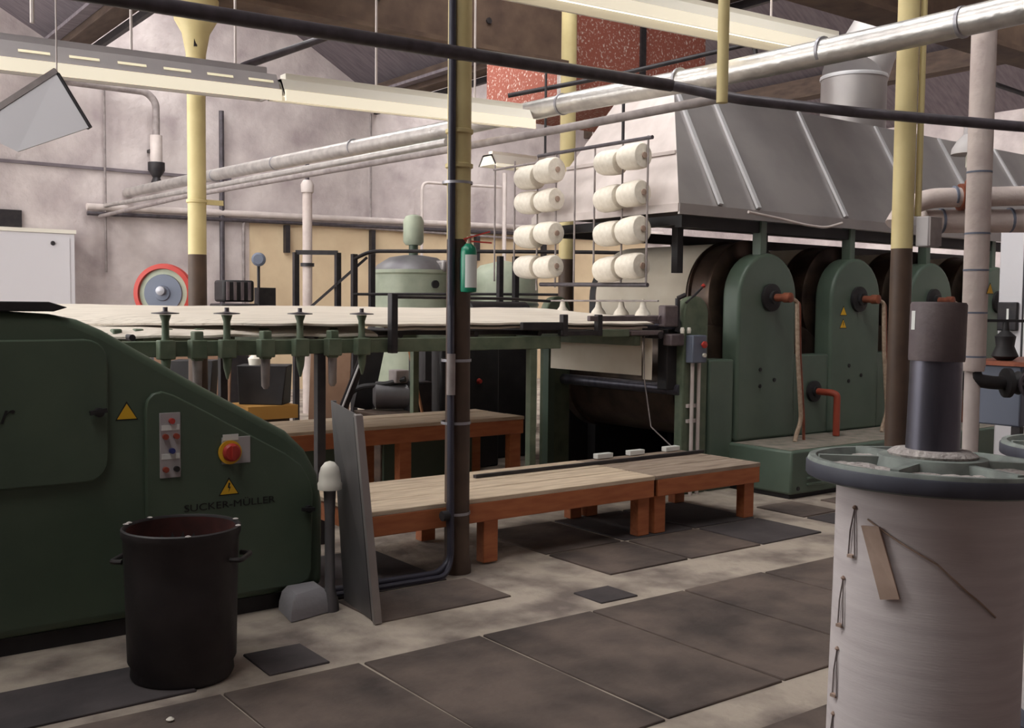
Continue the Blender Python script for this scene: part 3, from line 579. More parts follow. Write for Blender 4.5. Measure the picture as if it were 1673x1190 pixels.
solid('slack_cable', MB().tube([(7.1, 6.02, 2.44), (7.5, 6.02, 2.41), (7.9, 6.02, 2.37), (8.2, 6.02, 2.36), (8.45, 6.02, 2.42)], .012, 8, .1), PIPEW, 'slack pale cable strung along the lower edge of the hood', 'cable')

# ================================================================== BOBBIN RACK
RX = 6.17
rk = thing('bobbin_rack', 'hanging wire rack of vertical rods in front of the hood end', 'rack', (RX, 7.2, 1.8))
part('top_bar', MB().cyl((RX, 6.27, 3.02), (RX, 7.8, 3.03), .017, 10), DARKP, rk); part('bottom_bar', MB().cyl((RX, 6.3, 1.79), (RX, 7.75, 1.81), .019, 10), DARKP, rk)
for y, z0, z1 in ((6.32, 1.78, 3.04), (6.63, 1.78, 3.04), (6.99, 1.95, 3.04), (7.26, 1.82, 3.03), (7.53, 1.78, 3.04), (7.81, 1.75, 3.03), (8.17, 1.95, 3.02), (8.5, 1.85, 3.02)):
    part('rod', MB().cyl((RX, y, z0), (RX, y, z1), .009, 8), PIPEG, rk)
part('link_bar', MB().cyl((RX, 7.81, 2.97), (RX, 8.52, 2.97), .012, 8), PIPEG, rk)
for y in (6.63,): part('hanger', MB().cyl((RX, y, 3.02), (RX + .0, y, 3.6), .014, 8), DARK, rk)
part('hanger', MB().cyl((RX, 7.7, 3.02), (RX, 7.7, 3.9), .012, 8), DARK, rk)
rows = ('top', 'second', 'third', 'bottom')
def bobbin(y0, y1, z, r, label, tilt):
    t = thing('yarn_bobbin', label, 'bobbin', (RX - .03, (y0 + y1) / 2, z - r), 'white bobbins on the hanging rack')
    L = y1 - y0; c = (RX - .03, y0, z)
    ax = (0, 1, tilt)
    part('yarn_package', MB().lathe([(.03, .0), (r * .86, .006), (r * .97, .025), (r, L * .4), (r * .95, L * .8), (r * .84, L - .012), (r * .6, L)], c, ax, 24), CONE, t)
    part('core', MB().lathe([(.026, -.012), (.026, .004)], c, ax, 12), WOOD, t)
for i, (zl, zr) in enumerate(((2.86, 2.87), (2.60, 2.565), (2.29, 2.265), (1.985, 1.955))):
    for (ya, yb, z, col, k) in ((7.47, 7.74, zl, 'left', 'nearer'), (7.75, 8.04, zl - .02, 'left', 'farther'), (6.33, 6.60, zr, 'right', 'nearer'), (6.61, 6.89, zr - .01, 'right', 'farther')):
        r = .114 + random.uniform(-.006, .008)
        bobbin(ya + .008, yb - .008, z + random.uniform(-.012, .012), r, 'white yarn bobbin in the %s row of the %s hand stack, %s of its pair' % (rows[i], col, k), random.uniform(-.1, .06))

# ================================================================== STANDING YARN BEAMS (right foreground)
def yarn_beam(x, y, zt, r, rb, label, tilt, detail=True):
    t = thing('warp_beam', label, 'yarn beam', (0, 0, 0), 'standing yarn beams')
    fz = zt
    part('yarn_barrel', MB().lathe([(rb * .98, .06), (rb, .12), (rb * 1.005, zt * .4), (rb * .995, zt * .7), (rb, zt - .06)], (0, 0, 0), n=64), BEAMY, t)
    fo = part('top_flange', MB().lathe([(rb * .5, fz - .06), (r * .97, fz - .055), (r, fz - .045), (r, fz - .012), (r * .985, fz), (r * .93, fz), (r * .9, fz - .022), (r * .45, fz - .022), (r * .43, fz + .012), (.1, fz + .014)], (0, 0, 0), n=64), FLANGE, t)
    part('rim_band', MB().lathe([(r + .0005, fz - .05), (r + .003, fz - .046), (r + .003, fz - .014), (r + .0005, fz - .01)], (0, 0, 0), n=64, cap=False, close=True), FLANGED, fo)
    for k in range(6):
        a = math.radians(60 * k + 14); c, s_ = math.cos(a), math.sin(a)
        part('rib', MB().bar((r * .4 * c, r * .4 * s_, fz - .008), (r * .91 * c, r * .91 * s_, fz - .01), .022, .028), FLANGE, fo)
    lt = MB()
    for k in range(700 if detail else 300):
        a = random.uniform(0, 2 * math.pi); s = random.uniform(.01, .036); q = random.uniform(r * .47 + s * .5, r * .89 - s); px, py = q * math.cos(a), q * math.sin(a)
        lt.lathe([(s, 0), (s * .8, s * .2), (s * .2, s * .32)], (px, py, fz - .022), n=7)
    part('lint', lt, LINT, fo, kind='stuff', label='grey cotton lint lying in the flange')
    part('bottom_flange', MB().lathe([(r * .97, 0), (r, .01), (r, .05), (rb * .9, .06)], (0, 0, 0), n=48), FLANGED, t)
    if detail:
        part('shaft', MB().lathe([(.072, fz + .012), (.069, fz + .03), (.066, fz + .26), (.065, fz + .27)], (0, 0, 0), n=40), STEEL, t)
        part('shaft_collar', MB().lathe([(.11, fz + .012), (.115, fz + .02), (.1, fz + .03), (.07, fz + .032)], (0, 0, 0), n=40), LINT, t)
        sl = part('shaft_sleeve', MB().lathe([(.0705, fz + .268), (.0715, fz + .275), (.0715, fz + .418), (.068, fz + .424), (.03, fz + .42)], (0, 0, 0), n=40), SLEEVE, t)
        # paper tag on the sleeve, wooden lath and cord loops on the yarn (directions measured from the axis)
        def on(a, q, z): return Vector((q * math.cos(math.radians(a)), q * math.sin(math.radians(a)), z))
        a0 = 155
        part('paper_tag', MB().add([on(a0 - 10, .0725, fz + .35), on(a0 + 4, .0725, fz + .35), on(a0 + 4, .0725, fz + .40), on(a0 - 10, .0725, fz + .40)], [(0, 1, 2, 3)]), LABEL, sl)
        m = MB()
        L = [on(171, rb + .004, zt - .158), on(183, rb + .004, zt - .152), on(197, rb + .006, zt - .325), on(186, rb + .006, zt - .335)]; O = [p + Vector((p.x, p.y, 0)).normalized() * .008 for p in L]
        m.add(L + O, [(0, 3, 2, 1), (4, 5, 6, 7), (0, 1, 5, 4), (1, 2, 6, 5), (2, 3, 7, 6), (3, 0, 4, 7)]); part('lath', m, WOOD, t, label='thin wooden lath stuck to the yarn')
        for z, a in ((zt - .12, 163), (zt - .315, 154), (zt - .51, 150), (zt - .69, 148)):
            part('cord_loop', MB().tube([on(a, rb + .003, z), on(a - 3, rb + .004, z - .06), on(a - 4, rb + .004, z - .125), on(a + 2, rb + .004, z - .125), on(a + 1, rb + .004, z - .06)], .0022, 6, 0, True), PIPEG, t)
            part('cord_knot', MB().lathe([(.002, 0), (.007, .006), (.002, .012)], on(a, rb + .003, z - .004), n=8), WOOD, t); part('cord_knot', MB().box(*(lambda p: (p.x - .008, p.x + .008, p.y - .008, p.y + .008, p.z - .005, p.z + .003))(on(a - 1, rb + .004, z - .125))), WOOD, t)
        part('loose_thread', MB().tube([on(174 + 6 * k, rb + .003, zt - .14 - .0125 * k - .06 * max(0, (k - 7)) / 6 * (1 if k < 11 else .9)) for k in range(14)], .0025, 6), WOOD, t)
    t.location = (x, y, .012); t.rotation_euler = tilt
    return t
yarn_beam(2.535, 1.523, 1.185, .322, .242, 'standing beam of white yarn with dark shaft in the right foreground', (0, math.radians(1.3), 0))
yarn_beam(4.1, 1.77, 1.09, .33, .24, 'second standing yarn beam partly cut off at the right edge', (0, 0, 0), False)

# ================================================================== OVERHEAD PIPES
solid('overhead_pipe', MB().tube([(.6, 4.8, 2.93), (3.11, 4.8, 2.985), (4.7, 4.62, 2.98)], .038, 14), DARKP, 'long dark overhead pipe crossing in front of the near column', 'pipe', 'overhead pipes')
solid('overhead_pipe', MB().tube([(4.7, 4.62, 2.98), (4.95, 4.3, 2.88), (5.5, 3.84, 2.80), (6.32, 3.22, 2.72), (6.7, 2.9, 2.7)], .032, 12, .1), DARKP, 'dark overhead pipe crossing the right hand column', 'pipe', 'overhead pipes')
lp = thing('lagged_pipe', 'fat silver foil lagged pipe running from the back wall to the top right', 'pipe', (5.38, 10, 3.1))
part('lagging', MB().tube([(5.38, 18.0, 3.45), (5.38, 15.2, 3.40), (5.38, 8.3, 3.245), (5.38, 6.4, 3.225), (5.38, 4.88, 3.18), (5.38, 3.4, 3.165), (5.38, 1.5, 3.17)], .08, 20), LAG, lp)
for y in (14, 12, 10, 8, 6.5, 5.2, 4.0, 3.1): part('lagging_band', MB().lathe([(.083, -.012), (.087, -.01), (.087, .01), (.083, .012)], (5.38, y, 3.17 + (y - 3.4) * .0185), (0, 1, .02), 20), BAND, lp)
solid('grey_pipe', MB().tube([(4.9, 17.9, 3.02), (4.9, 13.7, 3.03), (4.9, 7.5, 2.925), (4.9, 5.9, 2.905), (4.93, 4.38, 2.9)], .03, 12), PIPEG, 'thin grey pipe running below the silver lagged pipe', 'pipe', 'overhead pipes')
solid('lagged_side_pipe', MB().tube([(4.98, 17.9, 3.2), (4.98, 13, 3.1), (5.0, 7.6, 3.02)], .035, 14), LAG, 'second thinner silver lagged pipe under the fat one, left half', 'pipe')
solid('yellow_tube', MB().lathe([(.033, 2.79), (.033, 5.4)], (4.62, 4.13, 0), n=16), YELLOW, 'yellow tube end hanging down in front of the large light', 'tube')
for pts, r, lab, m in (([(3.6, 9.0, 3.6), (3.7, 9.0, 3.72), (4.53, 9.0, 4.11), (5.2, 9.0, 4.5)], .035, 'dark sloping pipe above the gap between the two left lights', DARKP),
                       ([(6.72, 13.9, 3.35), (6.72, 13.9, 3.8), (7.6, 12.6, 3.98), (8.3, 11.7, 4.12)], .03, 'thin dark pipe with an elbow above the silver lagging', DARKP),
                       ([(5.95, 8.0, 3.6), (6.7, 7.3, 3.78), (7.6, 6.4, 4.05), (7.6, 6.4, 3.8)], .022, 'thin dark pipe crossing the rust red duct box', DARK),
                       ([(4.1, 17.6, 5.1), (5.6, 17.6, 5.1), (5.75, 17.6, 4.95), (5.75, 17.6, 4.3)], .06, 'grey pipe elbow on the back wall at the upper left', PIPEG),
                       ([(8.5, 4.6, 3.5), (10.4, 4.6, 3.42), (12.5, 4.6, 3.4)], .02, 'thin dark conduit in the upper right behind the column', DARK)):
    solid('bent_pipe', MB().tube(pts, r, 10, .12), m, lab, 'pipe')
# pipework on the back wall
Y = YB - .1
for (pts, r, m, lab) in (([(4.7, Y, 3.17), (18, Y, 3.37)], .06, PIPEW, 'upper white pipe running along the back wall'),
                         ([(4.7, Y - .02, 3.06), (18, Y, 3.22)], .035, DARKP, 'dark pipe along the back wall under the white one'),
                         ([(7.4, Y, 1.2), (7.4, Y, 3.06), (7.5, Y, 3.12), (14.5, Y, 3.05)], .028, PIPEG, 'thin grey conduit turning along the top of the cream wall'),
                         ([(7.0, Y, 1.6), (7.0, Y, 5.0)], .045, DARKP, 'dark vertical pipe on the back wall right of the yellow column'),
                         ([(11.05, Y - .2, 1.3), (11.05, Y - .2, 4.05), (13.0, Y - .2, 4.1)], .03, PIPEW, 'slim white vertical pipe above the mixing tank'),
                         ([(13.1, Y - .2, 1.3), (13.1, Y - .2, 4.4)], .045, PIPEW, 'slim white vertical pipe right of the fire extinguisher'),
                         ([(10.0, Y, 3.3), (10.0, Y, 5.3)], .02, PIPEG, 'thin vertical conduit on the back wall above the dark frames'),
                         ([(5.0, Y, 2.1), (5.0, Y, 5.3)], .02, PIPEG, 'thin vertical conduit on the back wall above the red wheel')):
    solid('wall_pipe', MB().tube(pts, r, 10, .15), m, lab, 'pipe', 'pipework on the back wall')
for x, lab in ((8.2, 'leftmost'), (10.0, 'second from left'), (12.5, 'third from left'), (14.3, 'rightmost')):
    solid('pipe_bracket', MB().box(x, x + .09, YB - .14, YB - .03, 2.55, 3.06), DARK, 'dark bracket on the cream wall, %s of four' % lab, 'bracket', 'brackets on the cream wall')
wp = thing('stand_pipe', 'pinkish white lagged standpipe in front of the cream back wall', 'pipe', (6.5, 14.0, 0))
part('riser', MB().cyl((6.72, 13.9, 0), (6.72, 13.9, 3.25), .07, 16), LAGW, wp); part('head', MB().lathe([(.09, 0), (.095, .12), (.06, .18)], (6.72, 13.9, 3.22), n=14), PIPEW, wp); part('flange', MB().lathe([(.1, 0), (.1, .05)], (6.72, 13.9, 2.15), n=14), DARK, wp)
hv = thing('valve_lamp', 'hanging white pipe end with a dark valve on the wall at the upper left', 'valve', (5.7, 17.6, 4.0))
part('wall_clip', MB().box(5.72, 5.78, 17.6, 18.0, 4.15, 4.2), DARK, hv); part('sleeve', MB().cyl((5.75, 17.6, 3.95), (5.75, 17.6, 4.4), .1, 14), PIPEW, hv); part('valve_body', MB().lathe([(.05, 3.55), (.09, 3.62), (.06, 3.7), (.14, 3.82), (.14, 3.95)], (5.75, 17.6, 0), n=14), DARK, hv)

# ================================================================== LIGHT FITTINGS
def light(label, x0, x1, y, z, slots, col, wd=.28, h=.12, rods=(), tilt=0, drop=1.66):
    t = thing('fluorescent_light', label, 'light fitting', ((x0 + x1) / 2, y, z), 'hanging fluorescent lights')
    zz = lambda x: z + tilt * (x - x0)
    pf = lambda x: [(x, y - wd / 2, zz(x)), (x, y - wd * .26, zz(x) + h), (x, y + wd * .26, zz(x) + h), (x, y + wd / 2, zz(x)), (x, y + wd * .44, zz(x)), (x, y + wd * .22, zz(x) + h - .02), (x, y - wd * .22, zz(x) + h - .02), (x, y - wd * .44, zz(x))]
    part('reflector', MB().rings([pf(x0), pf(x1)]), col, t)
    part('spine', MB().bar((x0 + .05, y, zz(x0) + h + .025), (x1 - .05, y, zz(x1) + h + .025), .09, .05), col, t)
    for k in (-1, 1): part('tube', MB().cyl((x0 + .05, y + k * .05, zz(x0) + .045), (x1 - .05, y + k * .05, zz(x1) + .045), .019, 12), TUBE, t)
    for x in (x0, x1 - .02): part('end_cap', MB().add([Vector(p) for p in (pf(x)[0], pf(x)[1], pf(x)[2], pf(x)[3])] + [Vector(p) + Vector((.02, 0, 0)) for p in (pf(x)[0], pf(x)[1], pf(x)[2], pf(x)[3])], [(0, 1, 2, 3), (7, 6, 5, 4), (0, 4, 5, 1), (1, 5, 6, 2), (2, 6, 7, 3), (3, 7, 4, 0)]), col, t)
    if slots:
        n = 8
        for k in range(n):
            xa = x0 + (x1 - x0) * (k + .25) / n; xb = xa + (x1 - x0) / n * .62
            f0, f1 = .55, .66
            q = [Vector((x, y - wd / 2 + wd * .24 * f - .003, zz(x) + h * f)) for x, f in ((xa, f0), (xb, f0), (xb, f1), (xa, f1))]
            part('slot', MB().add(q + [p + Vector((0, -.002, .001)) for p in q], [(0, 1, 2, 3), (7, 6, 5, 4), (0, 4, 5, 1), (1, 5, 6, 2), (2, 6, 7, 3), (3, 7, 4, 0)]), SLOT, t)
    part('lower_lip', MB().box(x0, x1, y - wd / 2 - .006, y - wd / 2 + .012, z - .028, z + .012) if not tilt else MB().bar((x0, y - wd / 2, z - .005), (x1, y - wd / 2, zz(x1) - .005), .02, .075), GLOW, t)
    for x in rods: part('rod', MB().cyl((x, y, zz(x) + h + .04), (x, y, zz(x) + h + drop), .009, 6), PIPEW, t)
    return t
light('long grey slotted fluorescent light at the upper left', .75, 3.06, 6.9, 2.99, True, FITG, .34, .15, (1.3, 2.1, 2.8), .022)
light('white fluorescent light between the left light and the near column', 3.10, 5.3, 6.9, 3.05, False, DIFF, .3, .12, (3.9, 4.8), .022)
light('large white fluorescent light at the top centre above the platforms', 3.75, 6.9, 5.0, 3.46, False, DIFF, .34, .13, (4.4, 5.0, 6.1), .03)
light('small distant white fluorescent light below the silver pipe', 8.0, 10.4, 11.2, 3.45, False, DIFF, .4, .14, (9.84, 10.0), drop=1.835)
# hanging tilted board at the upper left
hb = thing('hanging_board', 'pale tilted square board hanging at the upper left edge', 'board', (1.28, 5.6, 2.35))
A, B_, C_, D_ = Vector((.98, 5.82, 2.46)), Vector((1.335, 5.6, 2.745)), Vector((1.46, 5.49, 2.475)), Vector((1.17, 5.69, 2.35))
A2 = Vector((1.0, 5.80, 2.40)); nv = (B_ - C_).cross(D_ - C_).normalized() * .02
part('sheet', panel([A, D_, C_, B_], .012), CABW, hb); part('top_edge', MB().bar(A + Vector((0, 0, .015)), B_ + Vector((0, 0, .015)), .03, .03), PIPEG, hb); part('side_edge', MB().bar(B_, C_, .02, .025), DARK, hb)
for p in (A, B_): part('wire', MB().cyl(p, p + Vector((0, 0, 1.2)), .004, 6), PIPEW, hb)
for x, y, z0, z1, lab in ((1.22, 6.4, 3.2, 5.0, 'pale hanging chain left of the slotted light'), (1.42, 6.5, 3.2, 5.2, 'pale hanging chain nearest the hanging board')):
    solid('hanging_chain', MB().tube([(x, y, z1), (x + .01, y, (z0 + z1) / 2), (x, y, z0)], .012, 6), PIPEW, lab, 'chain')

# ================================================================== BACKGROUND PLANT
tk = thing('mixing_tank', 'pale green mixing tank with a motor on its lid against the back', 'tank', (6.95, 11.2, 0)); to = (6.9, 11.25, 0)
part('vessel', MB().lathe([(.5, .25), (.5, 1.98), (.52, 2.0), (.52, 2.04), (.49, 2.04)], to, n=36), GREEN_P, tk)
part('lid', MB().lathe([(.5, 2.04), (.46, 2.1), (.3, 2.2), (.12, 2.23)], to, n=36), GALVD, tk); part('lid_flap', MB().box(7.0, 7.36, 10.72, 11.1, 2.02, 2.16), GALV, tk, .03)
part('motor_stand', MB().cyl((6.9, 11.25, 2.2), (6.9, 11.25, 2.4), .06, 12), GREEN_D, tk); part('motor', MB().lathe([(.1, 2.36), (.13, 2.4), (.13, 2.66), (.1, 2.72), (.04, 2.74)], to, n=20), GREEN_P, tk)
part('port', MB().lathe([(.13, 0), (.13, .06), (.1, .07)], (7.2, 10.83, 1.78), (.45, -.8, 0), 20), DARK, tk); part('gauge', MB().lathe([(.05, 0), (.05, .03)], (6.9, 10.75, 1.86), (0, -1, 0), 12), BLACK, tk)
for a in (45, 135, 225, 315): part('leg', MB().cyl((6.9 + .4 * math.cos(math.radians(a)), 11.25 + .4 * math.sin(math.radians(a)), 0), (6.9 + .4 * math.cos(math.radians(a)), 11.25 + .4 * math.sin(math.radians(a)), .3), .04, 8), DARK, tk)
sf = thing('steel_stand', 'dark steel square frame standing left of the mixing tank', 'stand', (5.45, 11.0, 0))
for x, y in ((5.24, 11.14), (5.63, 10.85)): part('upright', MB().box(x - .03, x + .03, y - .03, y + .03, 0, 2.2), DARK, sf)
part('cross_bar', MB().bar((5.24, 11.14, 2.2), (5.63, 10.85, 2.2), .05, .05), DARK, sf); part('brace', MB().bar((5.9, 10.64, 2.15), (5.3, 11.05, 1.5), .03, .03), DARK, sf)
part('lower_bar', MB().bar((5.24, 11.14, 1.1), (5.63, 10.85, 1.1), .05, .05), DARK, sf)
rl = thing('hand_railing', 'dark tubular railing in front of the mixing tank', 'railing', (6.4, 10.3, 0))
part('top_rail', MB().tube([(5.7, 10.6, 2.12), (5.92, 10.6, 2.22), (6.7, 10.05, 2.23), (8.0, 9.2, 2.24), (8.6, 8.9, 2.24)], .022, 8, .15), DARK, rl); part('middle_rail', MB().tube([(5.7, 10.6, 1.72), (7.2, 9.8, 1.74), (7.9, 9.3, 1.74)], .016, 8), DARK, rl)
for x, y in ((5.72, 10.62), (5.94, 10.6), (7.16, 9.75), (7.32, 9.66)): part('upright', MB().box(x - .03, x + .03, y - .03, y + .03, 0, 2.18), DARK, rl)
wh = thing('red_rimmed_wheel', 'red rimmed round disc with a grey centre behind the conveyor', 'wheel', (4.36, 13.0, 0)); wc = (4.345, 13.05, 1.72); wa = (-.6, -.8, 0)
part('rim', MB().lathe([(.3, -.06), (.37, -.05), (.375, 0), (.365, .06), (.31, .07), (.3, .0)], wc, wa, 48, cap=False, close=True), RED, wh); part('disc', MB().lathe([(.305, -.03), (.305, .02), (.2, .03)], wc, wa, 40), GREEN_P, wh)
part('face_plate', MB().lathe([(.24, .02), (.235, .05), (.1, .055), (.09, .08), (.02, .09)], wc, wa, 36), BLUEG, wh); part('hub', MB().lathe([(.06, .08), (.055, .14), (.01, .15)], (4.34, 13.05, 1.75), wa, 18), BAND, wh)
part('stand', MB().box(4.25, 4.5, 13.08, 13.3, 0, 1.5), DARK, wh, .02)
mb_ = thing('motor_unit', 'black finned motor box on a stand beside the far yellow column', 'motor', (4.85, 12.05, 0))
part('casing', MB().box(4.66, 5.06, 11.9, 12.2, 1.62, 1.88), BLACK, mb_, .03); part('base', MB().box(4.62, 5.1, 11.86, 12.24, 1.45, 1.6), DARK, mb_, .02)
for k in range(4): part('fin', MB().box(4.7 + .09 * k, 4.73 + .09 * k, 11.87, 11.9, 1.64, 1.86), SLEEVE, mb_)
part('stand', MB().box(4.7, 5.0, 11.95, 12.15, 0, 1.45), DARK, mb_)
gg = thing('pressure_gauge', 'round dark gauge on a thin stand against the cream wall', 'gauge', (5.3, 12.0, 0))
part('dial', MB().lathe([(.02, -.03), (.085, -.02), (.085, .03), (.06, .05)], (5.24, 12.2, 2.15), (-.5, -.8, 0), 24), BLUEG, gg); part('stem', MB().cyl((5.25, 12.23, .0), (5.25, 12.23, 2.08), .02, 8), DARK, gg); part('foot_bracket', MB().box(5.2, 5.42, 12.1, 12.25, 1.5, 1.8), DARK, gg)
# wall cabinet / door at the left edge
dc = thing('wall_cabinet', 'tall white cabinet against the back wall at the left edge', 'cabinet', (3.6, 17.7, 0))
part('body', MB().box(2.6, 4.38, 17.4, 17.95, 0, 2.68), CABW, dc, .01); part('top_rim', MB().box(2.58, 4.4, 17.38, 17.96, 2.68, 2.74), WHITE, dc); part('knob', MB().lathe([(.04, 0), (.03, .04)], (4.05, 17.4, 2.52), (0, -1, 0), 12), DARK, dc); part('door_panel', MB().box(2.65, 4.3, 17.385, 17.4, .1, 2.6), CABW, dc)
solid('wall_opening', MB().box(3.2, 3.72, 17.93, 17.99, 2.78, 3.05), DARK, 'small dark recess in the back wall above the white cabinet', 'recess')
# clutter below and behind the conveyor
for (x0, y0, x1, y1, z0, z1, m, nm, lab, cat) in ((4.22, 8.72, 4.52, 8.5, .5, 1.2, CARD, 'brown_board', 'brown board standing upright under the conveyor left of the dark leg', 'board'),
                                                  (3.15, 9.85, 3.75, 9.45, .3, 1.15, CARD, 'brown_board', 'wide brown board under the conveyor just above the winder slope', 'board'),
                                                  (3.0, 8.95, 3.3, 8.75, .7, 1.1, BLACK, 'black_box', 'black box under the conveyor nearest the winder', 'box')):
    d_ = Vector((x1 - x0, y1 - y0, 0)).normalized(); n_ = Vector((-d_.y, d_.x, 0)) * (.03 if m is CARD else .25)
    P = [Vector((x0, y0, z0)), Vector((x1, y1, z0)), Vector((x1, y1, z0)) + n_, Vector((x0, y0, z0)) + n_]
    tp = [p + Vector((.03, 0, z1 - z0)) for p in P]
    ob = thing(nm, lab, cat, (x0, y0, 0)); part('panel', MB().add(P + tp, [(0, 3, 2, 1), (4, 5, 6, 7), (0, 1, 5, 4), (1, 2, 6, 5), (2, 3, 7, 6), (3, 0, 4, 7)]), m, ob, .006)
    part('foot_batten', MB().box(min(x0, x1), max(x0, x1), min(y0, y1) - .02, max(y0, y1) + .02, 0, z0), TIMBER, ob)
bx = thing('black_crate', 'black plastic crate on a yellowish base under the conveyor', 'crate', (3.85, 8.9, 0))
part('shell', MB().rings([[(3.66 - d_, 9.0 - d_, z), (3.98 + d_, 8.72 - d_, z), (4.16 + d_, 8.95 + d_, z), (3.84 - d_, 9.2 + d_, z)] for z, d_ in ((.68, -.01), (1.02, .02), (1.04, .03))]), BLACK, bx, .01); part('bundle', MB().lathe([(.05, 0), (.06, .06), (.02, .1)], (3.8, 8.95, 1.04), n=10), WHITE, bx)
part('pallet', MB().box(3.64, 4.12, 8.72, 9.2, .56, .68), mat('ochre_board', (170, 124, 60), .8), bx); part('stand', MB().box(3.65, 4.05, 8.75, 9.15, 0, .56), TIMBER, bx)
ag = thing('steel_angle', 'steel angle bar leaning diagonally under the conveyor', 'bar', (4.4, 8.4, 0)); part('web', MB().bar((4.28, 8.45, .3), (4.62, 8.3, 1.25), .02, .08), DARK, ag); part('flange', MB().bar((4.25, 8.42, .3), (4.59, 8.27, 1.25), .05, .012), GALVL, ag)
pu = thing('pump_motor', 'grey pump motor with dark hoses on the floor behind the bench', 'pump', (4.95, 8.3, 0))
part('motor', MB().lathe([(.08, -.2), (.13, -.17), (.13, .14), (.08, .18)], (4.92, 8.35, .76), (1, -.6, 0), 20), GALVD, pu); part('gear_case', MB().box(4.98, 5.16, 8.06, 8.3, .5, .9), DARK, pu, .02); part('base', MB().box(4.6, 5.2, 8.05, 8.55, 0, .62), TIMBER, pu, .01)
part('hose', MB().tube([(4.5, 8.6, .7), (4.62, 8.5, .84), (4.8, 8.35, .86), (4.95, 8.2, .92)], .025, 8, .08), BLACK, pu); part('guard_plate', MB().bar((4.72, 8.62, .62), (4.86, 8.62, 1.22), .06, .2), BLACK, pu); part('terminal_box', MB().box(4.86, 5.0, 8.22, 8.36, .88, 1.0), PIPEG, pu, .01)
solid('broom_handle', MB().cyl((5.02, 8.02, .62), (4.9, 8.1, 1.3), .014, 8), BROOM, 'tan wooden broom handle leaning behind the bench', 'broom handle')
sm = thing('size_box', 'black machine frame in the shadow behind the near column', 'machine frame', (5.7, 8.4, 0))
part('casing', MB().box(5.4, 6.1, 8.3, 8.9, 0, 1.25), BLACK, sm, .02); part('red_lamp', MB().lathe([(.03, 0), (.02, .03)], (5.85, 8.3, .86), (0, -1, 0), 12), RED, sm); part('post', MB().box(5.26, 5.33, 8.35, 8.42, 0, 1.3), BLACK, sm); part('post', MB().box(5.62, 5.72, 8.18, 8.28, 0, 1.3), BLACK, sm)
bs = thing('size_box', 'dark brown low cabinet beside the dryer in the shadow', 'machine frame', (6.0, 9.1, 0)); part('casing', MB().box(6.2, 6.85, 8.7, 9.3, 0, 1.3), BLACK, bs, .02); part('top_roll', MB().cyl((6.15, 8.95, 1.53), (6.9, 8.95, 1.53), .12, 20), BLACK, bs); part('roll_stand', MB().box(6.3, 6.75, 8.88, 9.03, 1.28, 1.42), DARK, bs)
gd = thing('dished_tank', 'green domed vessel showing behind the right hand bobbins', 'tank', (7.95, 10.75, 0)); part('vessel', MB().lathe([(.45, 0), (.45, 1.85), (.42, 2.0), (.3, 2.12), (.05, 2.18)], (7.95, 10.75, 0), n=28), GREEN_P, gd); part('hoop', MB().lathe([(.455, 1.6), (.465, 1.62), (.455, 1.64)], (7.95, 10.75, 0), n=28), GREEN, gd)

# ================================================================== RIGHT HAND BACKGROUND
vp = thing('lagged_riser', 'white lagged vertical pipe with tape bands right of the yellow column', 'pipe', (6.57, 3.62, 0))
part('lagging', MB().lathe([(.07, 1.2), (.078, 1.24), (.078, 3.42), (.03, 3.43)], (6.56, 3.63, 0), n=24), LAGW, vp)
for z in (1.29, 1.58, 1.86, 2.1, 2.5): part('tape_band', MB().lathe([(.0785, z), (.080, z), (.080, z + .012), (.0785, z + .012)], (6.56, 3.63, 0), n=24, cap=False, close=True), BLUEG, vp)
part('lower_pipe', MB().lathe([(.05, .0), (.05, 1.2)], (6.56, 3.63, 0), n=18), PIPEW, vp); part('elbow', MB().tube([(6.56, 3.63, 1.22), (6.56, 3.6, 1.14), (6.7, 3.55, 1.12), (6.85, 3.5, 1.12)], .045, 12, .06), BLACK, vp); warn(6.59, 3.548, 1.745, .08, vp, mark=False)
va = thing('steam_valve', 'dark steam valve with a handwheel beside the white lagged pipe', 'valve', (6.9, 3.5, 1.0))
part('body', MB().lathe([(.05, -.1), (.1, -.09), (.1, -.06), (.06, -.05), (.08, 0), (.06, .05), (.1, .06), (.1, .09)], (6.85, 3.47, 1.12), (.8, -.6, 0), 18), BLACK, va)
part('handwheel', MB().lathe([(.085, -.012), (.1, -.012), (.1, .012), (.085, .012)], (6.84, 3.36, 1.12), (-.55, -.8, 0), 24, cap=False, close=True), DARKP, va); part('spindle', MB().cyl((6.87, 3.47, 1.12), (6.83, 3.35, 1.12), .018, 10), STEEL, va); part('spoke', MB().bar((6.92, 3.31, 1.12), (6.76, 3.41, 1.12), .015, .015).bar((6.84, 3.36, 1.03), (6.84, 3.36, 1.21), .015, .015, (1, 0, 0)), DARKP, va)
bt = thing('trap_box', 'blue grey steel box on legs at the right edge', 'box', (7.5, 3.75, 0))
part('body', MB().box(7.05, 8.0, 3.55, 3.95, .8, 1.22), BLUEG, bt, .012); part('lid', MB().box(7.02, 8.03, 3.52, 3.98, 1.22, 1.25), COPPER, bt)
for x, y in ((7.08, 3.58), (7.92, 3.58), (7.08, 3.9), (7.92, 3.9)): part('leg', MB().box(x - .03, x + .03, y - .03, y + .03, 0, .8), DARK, bt)
tw = thing('stop_valve', 'small black valve with a flat bar handle above the blue grey box', 'valve', (7.15, 3.75, 1.25)); part('body', MB().lathe([(.05, 1.25), (.09, 1.28), (.06, 1.35), (.07, 1.42), (.025, 1.46), (.02, 1.52)], (7.2, 3.75, 0), n=14), BLACK, tw); part('bar_handle', MB().bar((7.08, 3.86, 1.53), (7.34, 3.64, 1.53), .03, .02), BLACK, tw)
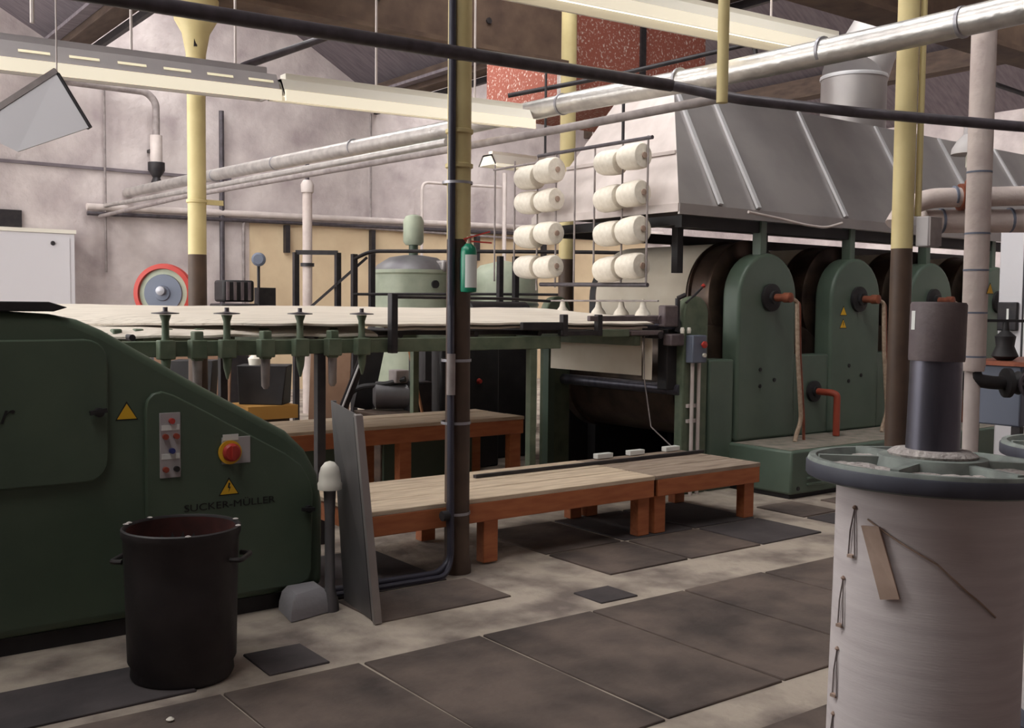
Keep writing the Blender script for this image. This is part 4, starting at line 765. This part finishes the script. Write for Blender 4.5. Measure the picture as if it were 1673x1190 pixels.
for z, r, m, lab, x0 in ((2.41, .07, LAGW, 'upper white lagged pipe running right from the yellow column', 6.85), (2.24, .085, LAGW, 'lower and fatter lagged pipe running right from the yellow column', 6.9)):
    t = thing('lagged_branch', lab, 'pipe', (7.5, 3.9, z - .1), 'lagged branch pipes on the right'); yy = lambda x: 4.2 - (x - 6.8) * .74
    if z > 2.3: part('lagging', MB().tube([(6.62, 4.28, 2.2), (6.7, 4.26, 2.32), (6.85, yy(6.85), 2.40), (8.3, yy(8.3), 2.46)], r, 16, .08), m, t)
    else: part('lagging', MB().tube([(x0, yy(x0) + .1, z), (8.3, yy(8.3) + .1, z + .03)], r, 16), m, t)
    for x in (7.0, 7.4, 7.75): part('band', MB().lathe([(r + .002, -.01), (r + .006, -.008), (r + .006, .008), (r + .002, .01)], (x, yy(x) + (.1 if z < 2.3 else 0), z + .0 + (x - 6.85) * .03), (.8, -.6, .02), 16), BLUEG, t)
vv = thing('branch_valve', 'brown flanged valve on the upper lagged pipe at the right', 'valve', (7.1, 3.98, 2.4)); part('flange', MB().lathe([(.095, -.06), (.095, -.03), (.06, -.02), (.06, .04), (.095, .05), (.095, .08)], (7.08, 4.0, 2.41), (.8, -.6, 0), 18), COPPER, vv); part('bonnet', MB().lathe([(.055, 2.44), (.05, 2.52), (.03, 2.56), (.035, 2.62), (.012, 2.64), (.012, 2.7)], (7.1, 3.98, 0), n=14), COPPER, vv)
dl = thing('dome_lamp', 'grey industrial dome lamp hanging behind the white vertical pipe', 'lamp', (7.15, 4.0, 2.66)); part('shade', MB().lathe([(.13, 2.72), (.125, 2.76), (.09, 2.82), (.05, 2.86), (.045, 2.94), (.02, 2.95)], (7.13, 4.02, 0), n=28), FITG, dl); part('bulb', MB().lathe([(.005, 2.60), (.03, 2.63), (.03, 2.7), (.02, 2.73)], (7.13, 4.02, 0), n=14), WHITE, dl); part('stem', MB().cyl((7.13, 4.02, 2.94), (7.13, 4.02, 3.6), .012, 8), DARK, dl)
cw = thing('control_cabinet', 'tall pale control cabinet with warning triangles at the right edge', 'cabinet', (9.7, 4.6, 0))
part('body', MB().box(9.35, 11.0, 4.0, 4.95, .06, 2.45), CABW, cw, .012); part('plinth', MB().box(9.38, 11.0, 4.03, 4.92, 0, .06), BLACK, cw)
for y0, y1 in ((4.72, 4.93), (4.49, 4.70), (4.02, 4.47)):
    part('door_panel', MB().box(9.33, 9.35, y0, y1, .12, 2.4), CABW, cw, .004)
part('door_gap', MB().box(9.335, 9.352, 4.7, 4.72, .1, 2.4), DARK, cw)
mt_ = part('meter', MB().box(9.28, 9.33, 4.74, 4.92, 1.42, 1.68), DARK, cw, .01, label='dark meter with a red light'); part('meter_scale', MB().box(9.275, 9.281, 4.81, 4.83, 1.5, 1.62), LABEL, mt_)
for z in (1.5, 1.66):
    t = part('warning_triangle', MB().prism([(4.54, z), (4.68, z), (4.61, z + .13)], 9.33, 9.327, 'yz'), INK, cw); part('yellow_field', MB().prism([(4.555, z + .01), (4.665, z + .01), (4.61, z + .11)], 9.327, 9.325, 'yz'), YEL, t)
